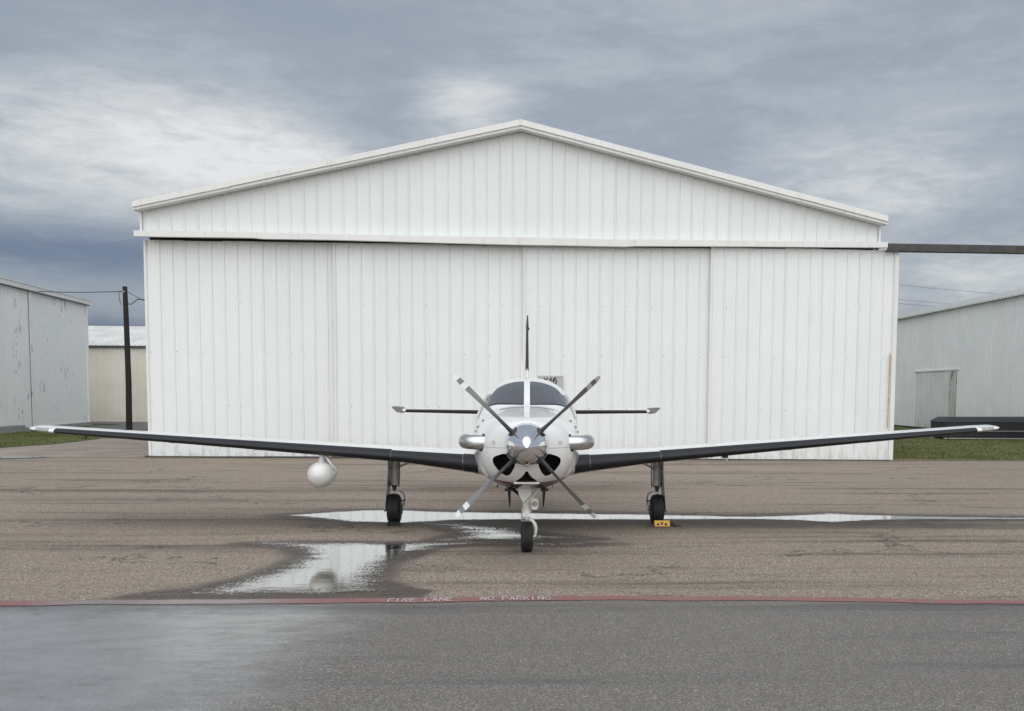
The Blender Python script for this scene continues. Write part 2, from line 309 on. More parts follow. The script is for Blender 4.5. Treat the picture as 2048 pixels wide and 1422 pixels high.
# asphalt of the ramp
def asphalt(name, chips, wetcol, tone, cell, crack=True, film=False):
    m, n, b = material(name); co = geo_pos(n)
    wet = n.new('ShaderNodeAttribute', attribute_name='wet').outputs['Fac']
    vor = n.new('ShaderNodeTexVoronoi', feature='F1', ins={'Scale': cell, 'Randomness': 1.0}); n.put(vor, 'Vector', co)
    vs = n.new('ShaderNodeSeparateXYZ'); n.put(vs, 0, vor.outputs['Color'])
    grain = n.noise(co, cell*0.55, 3, 0.7)
    c = n.ramp(vs.outputs[0], chips)
    c = n.mix(n.smooth(grain, 0.40, 0.62, 0.0, 0.55), c, chips[0][1])
    big = n.noise(n.mapping(co, scale=(0.35, 1.0, 1)), 0.9, 6, 0.62)
    str_ = n.noise(n.mapping(co, scale=(0.10, 1.6, 1), loc=(0, 2.4, 0)), 1.0, 6, 0.65, 0.3)
    c = n.mix(n.smooth(big, 0.35, 0.72, 0.0, 0.35), c, tone)
    dk = n.smooth(str_, 0.50, 0.68, 0.0, 0.62)
    c = n.mix(dk, c, wetcol)
    if crack:
        cv = n.new('ShaderNodeTexVoronoi', feature='DISTANCE_TO_EDGE', ins={'Scale': 0.33})
        wob = n.new('ShaderNodeVectorMath', operation='ADD')
        nz = n.new('ShaderNodeTexNoise', ins={'Scale': 1.7, 'Detail': 6, 'Roughness': 0.65}); n.put(nz, 'Vector', co)
        sc_ = n.vmath('SUBTRACT', nz.outputs['Color'], (0.5, 0.5, 0.5)); sc2 = n.new('ShaderNodeVectorMath', operation='SCALE', ins={'Scale': 1.1}); n.put(sc2, 0, sc_)
        n.put(wob, 0, n.mapping(co, scale=(0.55, 1.0, 1))); n.put(wob, 1, sc2.outputs[0]); n.put(cv, 'Vector', wob.outputs[0])
        ck = n.smooth(cv.outputs['Distance'], 0.010, 0.0); ck = n.math('MULTIPLY', ck, n.smooth(n.noise(co, 0.6, 3), 0.44, 0.56))
        c = n.mix(n.math('MULTIPLY', ck, 0.85), c, (0.03, 0.026, 0.022))
        s3 = n.new('ShaderNodeSeparateXYZ'); n.put(s3, 0, co)     # old paving seams running across the ramp
        for y0, amp in ((18.8, 0.25), (11.62, 0.07), (22.6, 0.25)):
            e = n.math('SUBTRACT', n.math('SUBTRACT', s3.outputs[1], y0), n.math('MULTIPLY', n.math('SUBTRACT', n.noise(n.mapping(co, scale=(0.7, 0.01, 1)), 1.0, 5, 0.65), 0.5), amp*4))
            ln = n.smooth(n.math('ABSOLUTE', e), 0.035 if amp < 0.1 else 0.10, 0.0); ln = n.math('MULTIPLY', ln, n.smooth(n.noise(co, 1.3, 4), 0.42, 0.6))
            c = n.mix(n.math('MULTIPLY', ln, 0.7), c, (0.05, 0.043, 0.036))
    wn = n.math('ADD', wet, n.math('MULTIPLY', n.math('SUBTRACT', n.noise(co, 2.2, 5, 0.6), 0.5), 0.5))
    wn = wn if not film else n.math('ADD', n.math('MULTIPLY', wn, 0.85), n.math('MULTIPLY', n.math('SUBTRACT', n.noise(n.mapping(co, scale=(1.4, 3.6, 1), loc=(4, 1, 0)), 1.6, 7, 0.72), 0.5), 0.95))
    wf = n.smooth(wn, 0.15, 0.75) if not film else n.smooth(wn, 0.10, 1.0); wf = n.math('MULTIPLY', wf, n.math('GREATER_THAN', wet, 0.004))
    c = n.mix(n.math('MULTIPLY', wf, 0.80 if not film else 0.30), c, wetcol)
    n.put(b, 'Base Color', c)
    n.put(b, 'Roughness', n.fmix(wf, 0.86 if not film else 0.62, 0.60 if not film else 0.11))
    b.inputs['IOR'].default_value = 1.5; b.inputs['Specular IOR Level'].default_value = 0.3
    hgt = n.math('ADD', vor.outputs['Distance'], n.math('MULTIPLY', grain, 0.6))
    bp = n.new('ShaderNodeBump', ins={'Distance': 0.006}); n.put(bp, 'Height', hgt); n.put(bp, 'Strength', n.fmix(wf, 0.5, 0.20 if not film else 0.17)); n.put(b, 'Normal', bp.outputs[0])
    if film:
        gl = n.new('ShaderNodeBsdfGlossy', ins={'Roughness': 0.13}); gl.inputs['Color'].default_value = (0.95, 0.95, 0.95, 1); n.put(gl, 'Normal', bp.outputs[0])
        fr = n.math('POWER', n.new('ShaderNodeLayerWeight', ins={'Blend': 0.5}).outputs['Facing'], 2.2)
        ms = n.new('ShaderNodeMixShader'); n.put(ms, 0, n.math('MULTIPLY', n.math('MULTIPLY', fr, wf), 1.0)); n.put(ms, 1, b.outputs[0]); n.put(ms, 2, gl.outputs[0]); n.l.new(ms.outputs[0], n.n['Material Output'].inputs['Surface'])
    return m
M['apron'] = asphalt('brown_ramp_asphalt', [(0.0, (0.1151, 0.0918, 0.0702)), (0.35, (0.2342, 0.1937, 0.1535)), (0.7, (0.3408, 0.2870, 0.2350)), (1.0, (0.5623, 0.4926, 0.4122))], (0.0495, 0.0390, 0.0324), (0.2172, 0.1800, 0.1455), 80.0)
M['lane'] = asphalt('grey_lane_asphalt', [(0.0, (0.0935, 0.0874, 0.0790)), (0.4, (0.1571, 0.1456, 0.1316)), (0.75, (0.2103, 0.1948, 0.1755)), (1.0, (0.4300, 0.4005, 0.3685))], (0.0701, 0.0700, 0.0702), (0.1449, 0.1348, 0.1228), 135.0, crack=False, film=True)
m, n, b = material('red_lane_paint'); co = geo_pos(n)
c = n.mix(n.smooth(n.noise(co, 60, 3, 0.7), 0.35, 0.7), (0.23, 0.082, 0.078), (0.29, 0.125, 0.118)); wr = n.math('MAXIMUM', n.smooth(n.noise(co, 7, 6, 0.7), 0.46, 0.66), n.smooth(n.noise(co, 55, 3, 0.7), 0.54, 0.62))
s3 = n.new('ShaderNodeSeparateXYZ'); n.put(s3, 0, co); film_sheen = n.smooth(s3.outputs[0], -1.6, -2.6); film_sheen = n.math('MULTIPLY', film_sheen, n.smooth(s3.outputs[0], -4.3, -3.7)); wr = n.math('MAXIMUM', wr, film_sheen)  # noise is real wear; left stretch greyed to paint in the wet film's reflection
c = n.mix(n.math('MULTIPLY', wr, 0.75), c, (0.17, 0.15, 0.145)); n.put(b, 'Base Color', c); n.put(b, 'Roughness', n.fmix(film_sheen, 0.6, 0.16)); n.put(b, 'IOR', n.fmix(film_sheen, 1.45, 2.4))
n.put(b, 'Normal', n.bump(n.noise(co, 70, 3), 0.35, 0.005)); M['redpaint'] = m
# standing water: ragged where the stones poke through the film
m, n, b = material('rain_water'); co = geo_pos(n)
dep = n.new('ShaderNodeAttribute', attribute_name='depth').outputs['Fac']
rag = n.math('ADD', n.math('MULTIPLY', n.math('SUBTRACT', n.noise(co, 42.0, 3, 0.7), 0.5), 2.0), n.math('MULTIPLY', n.math('SUBTRACT', n.noise(n.mapping(co, scale=(0.7, 2.2, 1)), 2.6, 5, 0.6), 0.5), 0.9))
a = n.smooth(n.math('ADD', dep, rag), 0.36, 0.46)
b.inputs['Base Color'].default_value = (0.040, 0.036, 0.032, 1); b.inputs['IOR'].default_value = 1.4
wr_ = n.smooth(dep, 0.45, 0.95, 0.12, 0.025); n.put(b, 'Roughness', wr_)
wnm = n.bump(n.noise(n.mapping(co, scale=(1.0, 2.6, 1)), 4.0, 3), n.smooth(dep, 0.5, 1.0, 0.11, 0.010), 0.02); n.put(b, 'Normal', wnm)
tr = n.new('ShaderNodeBsdfTransparent'); mx = n.new('ShaderNodeMixShader'); n.put(mx, 0, a); n.put(mx, 1, tr.outputs[0])
gl = n.new('ShaderNodeBsdfGlossy'); gl.inputs['Color'].default_value = (0.93, 0.94, 0.94, 1); n.put(gl, 'Roughness', wr_); n.put(gl, 'Normal', wnm)
fr = n.math('POWER', n.new('ShaderNodeLayerWeight', ins={'Blend': 0.5}).outputs['Facing'], 1.7)
ms = n.new('ShaderNodeMixShader'); n.put(ms, 0, fr); n.put(ms, 1, b.outputs[0]); n.put(ms, 2, gl.outputs[0]); n.put(mx, 2, ms.outputs[0])
n.l.new(mx.outputs[0], n.n['Material Output'].inputs['Surface']); M['water'] = m
# pads, dirt, lawn
def soil(name, a_, b_, c_, sc1=1.2, sc2=14.0):
    m, n, b = material(name); co = geo_pos(n)
    c = n.mix(n.smooth(n.noise(co, sc1, 6, 0.6), 0.35, 0.65), a_, b_); c = n.mix(n.smooth(n.noise(co, sc2, 4, 0.65), 0.5, 0.7, 0.0, 0.8), c, c_)
    n.put(b, 'Base Color', c); b.inputs['Roughness'].default_value = 0.9; n.put(b, 'Normal', n.bump(n.noise(co, sc2*2, 4), 0.4, 0.01)); return m
M['ground'] = soil('field_ground', (0.075, 0.085, 0.035), (0.10, 0.10, 0.05), (0.12, 0.10, 0.06))
M['lawn'] = soil('lawn_soil', (0.085, 0.10, 0.034), (0.13, 0.125, 0.055), (0.18, 0.15, 0.085), 0.8, 9)
M['pad'] = soil('stained_concrete', (0.22, 0.185, 0.16), (0.29, 0.25, 0.22), (0.16, 0.13, 0.11), 0.7, 6)
M['darkpad'] = soil('dark_gravel', (0.10, 0.10, 0.098), (0.14, 0.14, 0.135), (0.07, 0.07, 0.068), 1.0, 20)
M['dirt'] = soil('sandy_dirt', (0.19, 0.14, 0.085), (0.24, 0.185, 0.12), (0.11, 0.085, 0.055), 2.5, 20)
m, n, b = material('grass_blade'); co = geo_pos(n)
c = n.mix(n.smooth(n.noise(co, 0.8, 5, 0.6), 0.35, 0.65), (0.075, 0.115, 0.028), (0.16, 0.17, 0.058)); c = n.mix(n.smooth(n.noise(co, 9, 3), 0.52, 0.72, 0, 0.8), c, (0.27, 0.22, 0.11))
n.put(b, 'Base Color', c); b.inputs['Roughness'].default_value = 0.75; M['grass'] = m

# ------------------------------------------------------------------ ground sheets
def sheet(name, poly, zz, mat, kind='structure'):
    mb = MB().add([(x, y, zz) for x, y in poly], [tuple(range(len(poly)))]); o = link(name, mb.mesh(name), None, (mat,)); return tag(o, kind=kind)
sheet('ground', [(-900, -300), (900, -300), (900, 1800), (-900, 1800)], -0.03, M['ground'])
def sdist(px, py, poly):
    """signed distance to a polygon, positive inside"""
    n_ = len(poly); dmin = np.full(px.shape, 1e9); ins = np.zeros(px.shape, bool)
    for i in range(n_):
        ax, ay = poly[i]; bx, by = poly[(i+1) % n_]; ex, ey = bx-ax, by-ay
        t = np.clip(((px-ax)*ex+(py-ay)*ey)/(ex*ex+ey*ey+1e-12), 0, 1)
        dmin = np.minimum(dmin, np.hypot(px-ax-t*ex, py-ay-t*ey))
        cond = ((ay > py) != (by > py)) & (px < (bx-ax)*(py-ay)/(by-ay+1e-12)+ax); ins ^= cond
    return np.where(ins, dmin, -dmin)
# outlines of the standing water, then the lane film and a painted wing reflection
PUD_LONG = [(-3.45, 14.55), (-2.9, 14.95), (-2.4, 15.2), (-1.9, 15.2), (-1.14, 14.98), (0.05, 14.86), (1.82, 14.70), (3.27, 14.46), (4.0, 14.62), (4.58, 14.86), (5.0, 14.72), (6.0, 14.52), (7.6, 14.36),
            (7.6, 14.18), (6.0, 14.18), (5.1, 14.12), (4.7, 13.95), (4.3, 13.85), (3.9, 14.05), (3.2, 14.2), (1.8, 14.12), (0.05, 14.12), (-1.0, 14.05), (-1.75, 13.72), (-2.46, 13.9), (-3.0, 14.3)]
PUD_THIN = [(-3.4, 11.86), (-2.8, 12.02), (-1.6, 11.98), (-0.4, 11.98), (0.6, 11.88), (1.15, 11.8), (0.6, 11.72), (-0.6, 11.72), (-0.95, 11.55), (-1.25, 11.1), (-1.38, 10.4), (-1.35, 9.6), (-1.2, 9.1), (-1.25, 8.86),
            (-1.7, 8.76), (-2.4, 8.72), (-3.5, 8.74), (-3.35, 8.92), (-2.95, 9.2), (-2.75, 9.6), (-2.55, 10.2), (-2.5, 10.9), (-2.75, 11.5)]
PUD_LINK = [(-1.35, 13.7), (-0.9, 13.75), (-0.3, 13.3), (0.25, 12.6), (0.9, 12.25), (0.2, 12.1), (-0.6, 12.0), (-1.2, 11.95), (-0.85, 12.7)]
PUD_EDGE = [(-15.2, 27.0), (-13.9, 27.35), (-12.9, 27.1), (-12.6, 26.75), (-13.3, 26.3), (-14.6, 26.1), (-15.4, 26.4)]
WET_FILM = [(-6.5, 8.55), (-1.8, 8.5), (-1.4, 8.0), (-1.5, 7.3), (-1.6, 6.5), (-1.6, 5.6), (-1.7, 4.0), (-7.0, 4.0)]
WING_REFL = [(-3.7, 8.7), (-0.95, 8.7), (-0.85, 9.0), (-1.2, 9.35), (-2.2, 9.25), (-3.2, 9.0)]  # wing's dark reflection, painted into the apron colour at the puddle's near rim
def grid_sheet(name, xs, ys, zz, mat, wetf, kind='structure', attr='wet', clip=None):
    xs, ys = np.array(xs, float), np.array(ys, float); gx, gy = np.meshgrid(xs, ys)
    wv = wetf(gx, gy); nx, ny = len(xs), len(ys); yy = gy if clip is None else clip(gx, gy)
    vs = np.stack([gx.ravel(), yy.ravel(), np.full(gx.size, zz)], 1)
    i, j = np.meshgrid(np.arange(nx-1), np.arange(ny-1)); k = (j*nx+i).ravel(); fs = np.stack([k, k+1, k+nx+1, k+nx], 1)
    if attr == 'depth':
        keep = wv.ravel()[fs].max(1) > 0.01; fs = fs[keep]
        used = np.unique(fs); remap = np.full(len(vs), -1); remap[used] = np.arange(len(used)); vs = vs[used]; fs = remap[fs]; wvals = wv.ravel()[used]
    else: wvals = wv.ravel()
    me = bpy.data.meshes.new(name); me.from_pydata(vs.tolist(), [], fs.tolist())
    at = me.attributes.new(attr, 'FLOAT', 'POINT'); at.data.foreach_set('value', wvals.astype(np.float32)); me.update()
    o = link(name, me, None, (mat,)); return tag(o, kind=kind)
def sm(x, a, b_): t = np.clip((x-a)/(b_-a), 0, 1); return t*t*(3-2*t)
def wet_refl_apron(x, y):
    r = sm(sdist(x, y, PUD_LONG), -0.75, 0.1)*0.8
    band = np.exp(-((y-13.55)/0.55)**2)*sm(x, -4.5, -2)*0.55
    r = np.maximum(r, band); r = np.maximum(r, sm(sdist(x, y, PUD_THIN), -0.35, 0.1)*0.75)
    r = np.maximum(r, sm(sdist(x, y, WING_REFL), -0.12, 0.15)*1.3)  # painted wing reflection carried in the wetness mask
    return np.maximum(np.maximum(r, sm(sdist(x, y, PUD_LINK), -0.4, 0.1)*0.95), sm(sdist(x, y, PUD_EDGE), -0.4, 0.1))
xs = [-70, -40, -25]+list(np.arange(-18, 9.01, 0.12))+[11, 14, 20, 40, 70]
ys = [-30, 0, 4]+list(np.arange(6, 16.0, 0.1))+list(np.arange(16.2, 27.0, 0.5))+[27.30]
grid_sheet('apron', xs, ys, 0.0, M['apron'], wet_refl_apron)
# newer grey lane in front of the ramp, its far edge slightly bowed
lane_pts = [(-60, 8.10), (-12, 8.35), (-4.4, 8.55), (-3.0, 8.60), (-2.2, 8.62), (-1.2, 8.63), (-0.4, 8.70), (0.6, 8.72), (2.0, 8.68), (3.3, 8.56), (4.4, 8.45), (8, 8.15), (60, 7.6)]
lx, ly = zip(*lane_pts)
def lane_edge(x): return np.interp(x, lx, ly)
def lane_clip(x, y): return np.where(y > 8.4, lane_edge(x)+0.06*0+(y-8.6), y)
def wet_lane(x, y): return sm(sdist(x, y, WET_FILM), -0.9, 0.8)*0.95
xs = [-60, -30, -15]+list(np.arange(-9, 9.01, 0.15))+[15, 30, 60]
ys = [-30, 0, 2]+list(np.arange(3, 8.31, 0.15))+[8.6]
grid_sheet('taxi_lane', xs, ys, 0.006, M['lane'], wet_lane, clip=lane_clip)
for nm, poly, res, zz in (('puddle', PUD_LONG, 0.05, 0.005), ('puddle', PUD_THIN, 0.04, 0.005), ('puddle', PUD_LINK, 0.04, 0.006), ('puddle', PUD_EDGE, 0.08, 0.012)):
    px, py = zip(*poly); hi = {0.05: 0.22, 0.04: 0.55, 0.08: 0.2}[res]; amp = {id(PUD_LINK): 0.62, id(PUD_THIN): 0.80}.get(id(poly), 1.0)
    grid_sheet(nm, np.arange(min(px)-0.3, max(px)+0.3, res), np.arange(min(py)-0.3, max(py)+0.3, res), zz, M['water'],
               (lambda x, y, p=poly, h=hi, a=amp: sm(sdist(x, y, p), -0.12, h)*a), attr='depth')
# concrete pad beside the hangar, darker yard behind, dirt at the sill, lawns
sheet('concrete_pad', [(-10.3, 26.95), (-10.3, 37.5), (-12.5, 38.5), (-15.4, 37.2), (-15.3, 33), (-15.9, 30.9), (-19, 29.6), (-40, 28.5), (-40, 26.7), (-16, 26.6), (-13, 26.95)], 0.006, M['pad'])
sheet('gravel_yard', [(-10.3, 37.6), (-10.3, 70), (-40, 70), (-40, 54), (-21.0, 53.2), (-20.2, 44.5), (-16.2, 39.0), (-12.5, 38.6)], 0.004, M['darkpad'])
dp = [(-10.3, 26.66)]+[(x, 26.58+0.16*math.sin(x*1.3)+0.10*math.sin(x*5.1)) for x in np.arange(-10, 10.2, 0.4)]+[(10.3, 26.85), (10.3, 27.5), (-10.3, 27.5)]
sheet('dirt_strip', dp, 0.005, M['dirt'])
LAWN_R = [(10.2, 27.55), (13.5, 27.35), (70, 27.0), (70, 62), (10.2, 62)]
LAWN_L = [(-15.5, 37.2), (-15.4, 33), (-16.0, 31.0), (-19, 29.7), (-40, 28.6), (-40, 42.0), (-20.6, 41.0), (-20.4, 44.2), (-16.4, 38.9)]
sheet('lawn', LAWN_R, 0.008, M['lawn']); sheet('lawn', LAWN_L, 0.010, M['lawn'])
sheet('kerb_soil', [(10.2, 27.22), (70, 26.9), (70, 27.25), (30, 27.35), (20, 27.45), (14, 27.5), (10.2, 27.7)], 0.012, M['dirt'])
def blades(name, poly, box, count, hh, label):
    x = rng.uniform(box[0], box[1], count); y = box[2]+(box[3]-box[2])*rng.random(count)**1.5
    k = sdist(x, y, poly) > 0.02; x, y = x[k], y[k]; n_ = len(x)
    h = hh*(0.5+rng.random(n_))*(0.7+0.6*np.sin(x*1.7+np.sin(y*1.3)*2)**2); a = rng.uniform(0, 2*math.pi, n_); wd = 0.006+0.008*rng.random(n_); ln = rng.normal(0, 0.5, (n_, 2))*h[:, None]
    vs = np.zeros((n_, 3, 3)); dx, dy = np.cos(a)*wd, np.sin(a)*wd
    vs[:, 0] = np.stack([x-dx, y-dy, np.full(n_, 0.008)], 1); vs[:, 1] = np.stack([x+dx, y+dy, np.full(n_, 0.008)], 1); vs[:, 2] = np.stack([x+ln[:, 0], y+ln[:, 1], 0.008+h], 1)
    me = bpy.data.meshes.new(name); me.from_pydata(vs.reshape(-1, 3).tolist(), [], np.arange(n_*3).reshape(-1, 3).tolist())
    o = link(name, me, None, (M['grass'],)); return tag(o, label, 'grass', kind='stuff')
blades('grass', LAWN_R, (10.2, 23.0, 27.3, 58.0), 90000, 0.055, 'short green lawn grass right of the big white hangar')
blades('grass', LAWN_L, (-22.0, -15.2, 29.5, 44.0), 42000, 0.055, 'short green lawn grass in front of the left hangar')
# dead leaves / litter at the ramp's far edge
# fire lane marking
mb = MB(); fx = np.arange(-12, 12.01, 0.25); vs = []; fs = []
for i, x in enumerate(fx):
    e = float(lane_edge(x)); j = 0.012*math.sin(x*3.1)+0.008*math.sin(x*8.3); wd = 0.185-0.03*abs(x)/5+0.012*math.sin(x*5.7)
    vs += [(x, e-wd+j, 0.011), (x, e+0.005+j*0.6, 0.011)]
    if i: fs.append((2*i-2, 2*i, 2*i+1, 2*i-1))
mb.add(vs, fs)
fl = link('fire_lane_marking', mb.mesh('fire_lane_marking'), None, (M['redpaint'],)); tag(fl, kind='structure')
GL = {'F': [((0,0),(0,.46)), ((0,.54),(0,1)), ((0,1),(1,1)), ((.12,.52),(.8,.52))], 'I': [((.5,0),(.5,1))], 'R': [((0,0),(0,1)), ((.1,1),(.8,1),(1,.85),(1,.65),(.8,.5),(.1,.5)), ((.45,.45),(1,0))],
      'E': [((0,0),(0,1)), ((.1,1),(1,1)), ((.1,.5),(.8,.5)), ((.1,0),(1,0))], 'L': [((0,.1),(0,1)), ((0,0),(1,0))], 'A': [((0,0),(.44,.95)), ((.56,.95),(1,0)), ((.32,.33),(.7,.33))],
      'N': [((0,0),(0,.92)), ((.06,1),(.94,0)), ((1,.08),(1,1))], 'O': [((.42,0),(.15,.05),(0,.3),(0,.7),(.15,.95),(.42,1)), ((.58,1),(.85,.95),(1,.7),(1,.3),(.85,.05),(.58,0))],
      'P': [((0,0),(0,1)), ((.1,1),(.8,1),(1,.85),(1,.62),(.8,.48),(.1,.48))], 'K': [((0,0),(0,1)), ((.12,.5),(.95,1)), ((.35,.55),(1,0))], 'G': [((1,.85),(.8,1),(.25,1),(0,.75),(0,.25),(.25,0),(.75,0),(1,.2),(1,.45),(.6,.45))]}
def write(txt, x0, x1):
    adv = (x1-x0)/len(txt); wl = adv*0.68
    for i, ch in enumerate(txt):
        if ch == ' ': continue
        xa = x0+i*adv; e = float(lane_edge(xa)); yb, hh = e-0.168, 0.135; mb = MB(); lw = 0.0055
        if ch == 'I': xa -= wl*0.2
        for stk in GL[ch]:
            for (a0, b0), (a1, b1) in zip(stk, stk[1:]):
                p = Vector((xa+a0*wl, yb+b0*hh)); q = Vector((xa+a1*wl, yb+b1*hh)); t = (q-p).normalized(); nn = Vector((-t.y, t.x)); nn = Vector((nn.x*lw, nn.y*lw*2.0))
                p -= t*0.003; q += t*0.003
                mb.add([(p.x+nn.x, p.y+nn.y, .016), (q.x+nn.x, q.y+nn.y, .016), (q.x-nn.x, q.y-nn.y, .016), (p.x-nn.x, p.y-nn.y, .016)], [(0, 1, 2, 3)])
        part('letter', mb, M['marking_white'], fl)
write('FIRE LANE', -1.18, -0.62); write('NO PARKING', -0.39, 0.23)

# ------------------------------------------------------------------ ribbed sheet
def rib_profile(width, ribs=3, hgt=0.028):
    """x, outward depth across one sheet"""
    p = width/ribs; pts = []
    for r in range(ribs):
        x = r*p; pts += [(x, 0), (x+0.06*p, 0), (x+0.09*p, hgt), (x+0.16*p, hgt), (x+0.205*p, 0)]
        for c_ in (0.48, 0.74): pts += [(x+(c_-0.045)*p, 0), (x+(c_-0.015)*p, 0.004), (x+(c_+0.015)*p, 0.004), (x+(c_+0.045)*p, 0)]
    pts.append((width, 0)); return pts
def sheet_mesh(name, prof, zb, ztop, x0=0.0):
    """prof in x; outward is -Y; ztop(x) gives the top edge"""
    mb = MB(); vs = []; fs = []
    for i, (x, dpt) in enumerate(prof):
        vs += [(x, -dpt, zb), (x, -dpt, ztop(x+x0))]
        if i: fs.append((2*i-2, 2*i, 2*i+1, 2*i-1))
    n0 = len(vs)
    for (x, dpt) in (prof[0], prof[-1]): vs += [(x, 0.004, zb), (x, 0.004, ztop(x+x0))]
    fs.append((n0, n0+1, n0+3, n0+2)); mb.add(vs, fs); return mb.mesh(name, fix=False)

# ------------------------------------------------------------------ the big hangar
HR = Vector((-0.25, 27.2, 0))
hg = thing('hangar', HR, 'large white ribbed metal hangar with gable front and four sliding doors behind the airplane', 'hangar')
RX, RZ, ELX, ELZ, ERX, ERZ = -0.195, 8.87, -10.13, 6.60, 9.61, 6.565
def rake(x): return np.interp(x, [ELX, RX, ERX], [ELZ, RZ, ERZ])
mb = MB()   # shell behind the sheets
mb.add([(-9.95, 27.32, 0), (9.45, 27.32, 0), (9.45, 50, 0), (-9.95, 50, 0), (-9.95, 27.32, 6.42), (9.45, 27.32, 6.42), (9.45, 50, 6.42), (-9.95, 50, 6.42), (RX, 27.32, 8.65), (RX, 50, 8.65)],
       [(1, 2, 6, 5), (3, 0, 4, 7), (2, 3, 7, 9, 6)])
part('side_wall', mb, M['sheet'], hg)
for s_, (ex, ez) in ((-1, (ELX-0.02, ELZ)), (1, (ERX+0.02, ERZ))):
    mb = MB(); mb.hexa([(RX, 26.78, RZ-0.05), (ex, 26.78, ez-0.05), (ex, 50.3, ez-0.05), (RX, 50.3, RZ-0.05)], [(RX, 26.78, RZ), (ex, 26.78, ez), (ex, 50.3, ez), (RX, 50.3, RZ)])
    part('roof', mb, M['croof'], hg)
    # rake trim: wide fascia with a narrower strip set back under it, in four lengths
    N = 4
    for i in range(N):
        xa, xb = RX+(ex-RX)*i/N, RX+(ex-RX)*(i+1)/N - s_*0.004; za, zb_ = float(rake(xa)), float(rake(xb)); jz = random.uniform(-.006, .006)
        mb = MB(); mb.hexa([(xa, 26.70, za-.125+jz), (xb, 26.70, zb_-.125+jz), (xb, 26.775, zb_-.125+jz), (xa, 26.775, za-.125+jz)], [(xa, 26.70, za+.022+jz), (xb, 26.70, zb_+.022+jz), (xb, 26.775, zb_+.022+jz), (xa, 26.775, za+.022+jz)])
        tr_ = part('rake_trim', mb, M['trim'], hg)
        mb = MB(); mb.hexa([(xa, 26.745, za-.20), (xb, 26.745, zb_-.20), (xb, 27.03, zb_-.20), (xa, 27.03, za-.20)], [(xa, 26.745, za-.128), (xb, 26.745, zb_-.128), (xb, 27.03, zb_-.128), (xa, 27.03, za-.128)])
        part('trim_lip', mb, M['trim'], tr_)
# gable sheets
mb = MB(); mb.add([(-10.0, 27.13, 5.80), (9.52, 27.13, 5.80), (9.52, 27.13, 6.38), (RX, 27.13, 8.66), (-10.0, 27.13, 6.42)], [(0, 1, 2, 3, 4)])
gw = part('gable_wall', mb, M['dark'], hg)
gx0, gw_ = -10.03, 1.0275
gprof = rib_profile(gw_)
for i in range(19):
    x0 = gx0+i*gw_; o = link('wall_sheet', sheet_mesh('wall_sheet', gprof, 5.84, lambda x: float(rake(x))-0.165, x0), gw, (M['gable'],)); o.location = Vector((x0, 27.10+random.uniform(-.003, .003), 0))-HR
mb = MB().box((-10.09, 27.04, 5.84), (-10.035, 27.2, 6.43)); part('corner_trim', mb, M['trim'], gw)
mb = MB().box((9.50, 27.04, 5.84), (9.56, 27.2, 6.40)); part('corner_trim', mb, M['trim'], gw)
# header cover over the door track: sagging, kinked lengths
hd = [(-10.16, 5.895, 5.745), (-8.3, 5.900, 5.752), (-7.15, 5.900, 5.755), (-6.9, 5.898, 5.735), (-5.2, 5.885, 5.735), (-3.57, 5.876, 5.72), (-1.9, 5.878, 5.70), (-0.24, 5.879, 5.685), (1.4, 5.866, 5.685), (2.6, 5.864, 5.682), (2.85, 5.872, 5.70), (4.6, 5.885, 5.722), (6.9, 5.897, 5.745), (9.67, 5.907, 5.765)]
cuts = [0, 3, 5, 7, 10, 12, 13]
for a_, b_ in zip(cuts, cuts[1:]):
    mb = MB(); rings = []
    for k in range(a_, b_+1):
        x, zt, zb_ = hd[k]; x = x+(0.004 if k == a_ and a_ else 0); oy = 0.012*math.sin(k*2.3)
        rings.append([(x, 26.80+oy, zb_), (x, 26.80+oy, zt), (x, 27.09, zt+0.012), (x, 27.09, zt-0.01), (x, 26.815+oy, zt-0.014), (x, 26.815+oy, zb_+.016), (x, 27.0, zb_+.022), (x, 27.0, zb_+.006)])
    mb.loft(rings); part('header_cover', mb, M['trim'], hg)
part('header_backing', MB().box((-9.97, 27.385, 5.45), (9.5, 27.46, 6.2)), M['beam'], hg)  # added dark panel that keeps sky from showing above the doors
mb = MB().box((-9.98, 27.01, 5.79), (9.6, 27.37, 5.83)); part('door_track', mb, M['black_metal'], hg)
mb = MB(); mb.box((9.68, 26.86, 5.69), (20.5, 26.875, 5.885)); mb.box((9.68, 26.876, 5.865), (20.5, 27.15, 5.885)); mb.box((9.68, 26.876, 5.69), (20.5, 27.15, 5.708)); mb.box((9.68, 26.83, 5.68), (20.5, 26.858, 5.74))
part('door_rail', mb, M['beam'], hg, label='dark outrigger rail sticking out past the right end of the hangar')
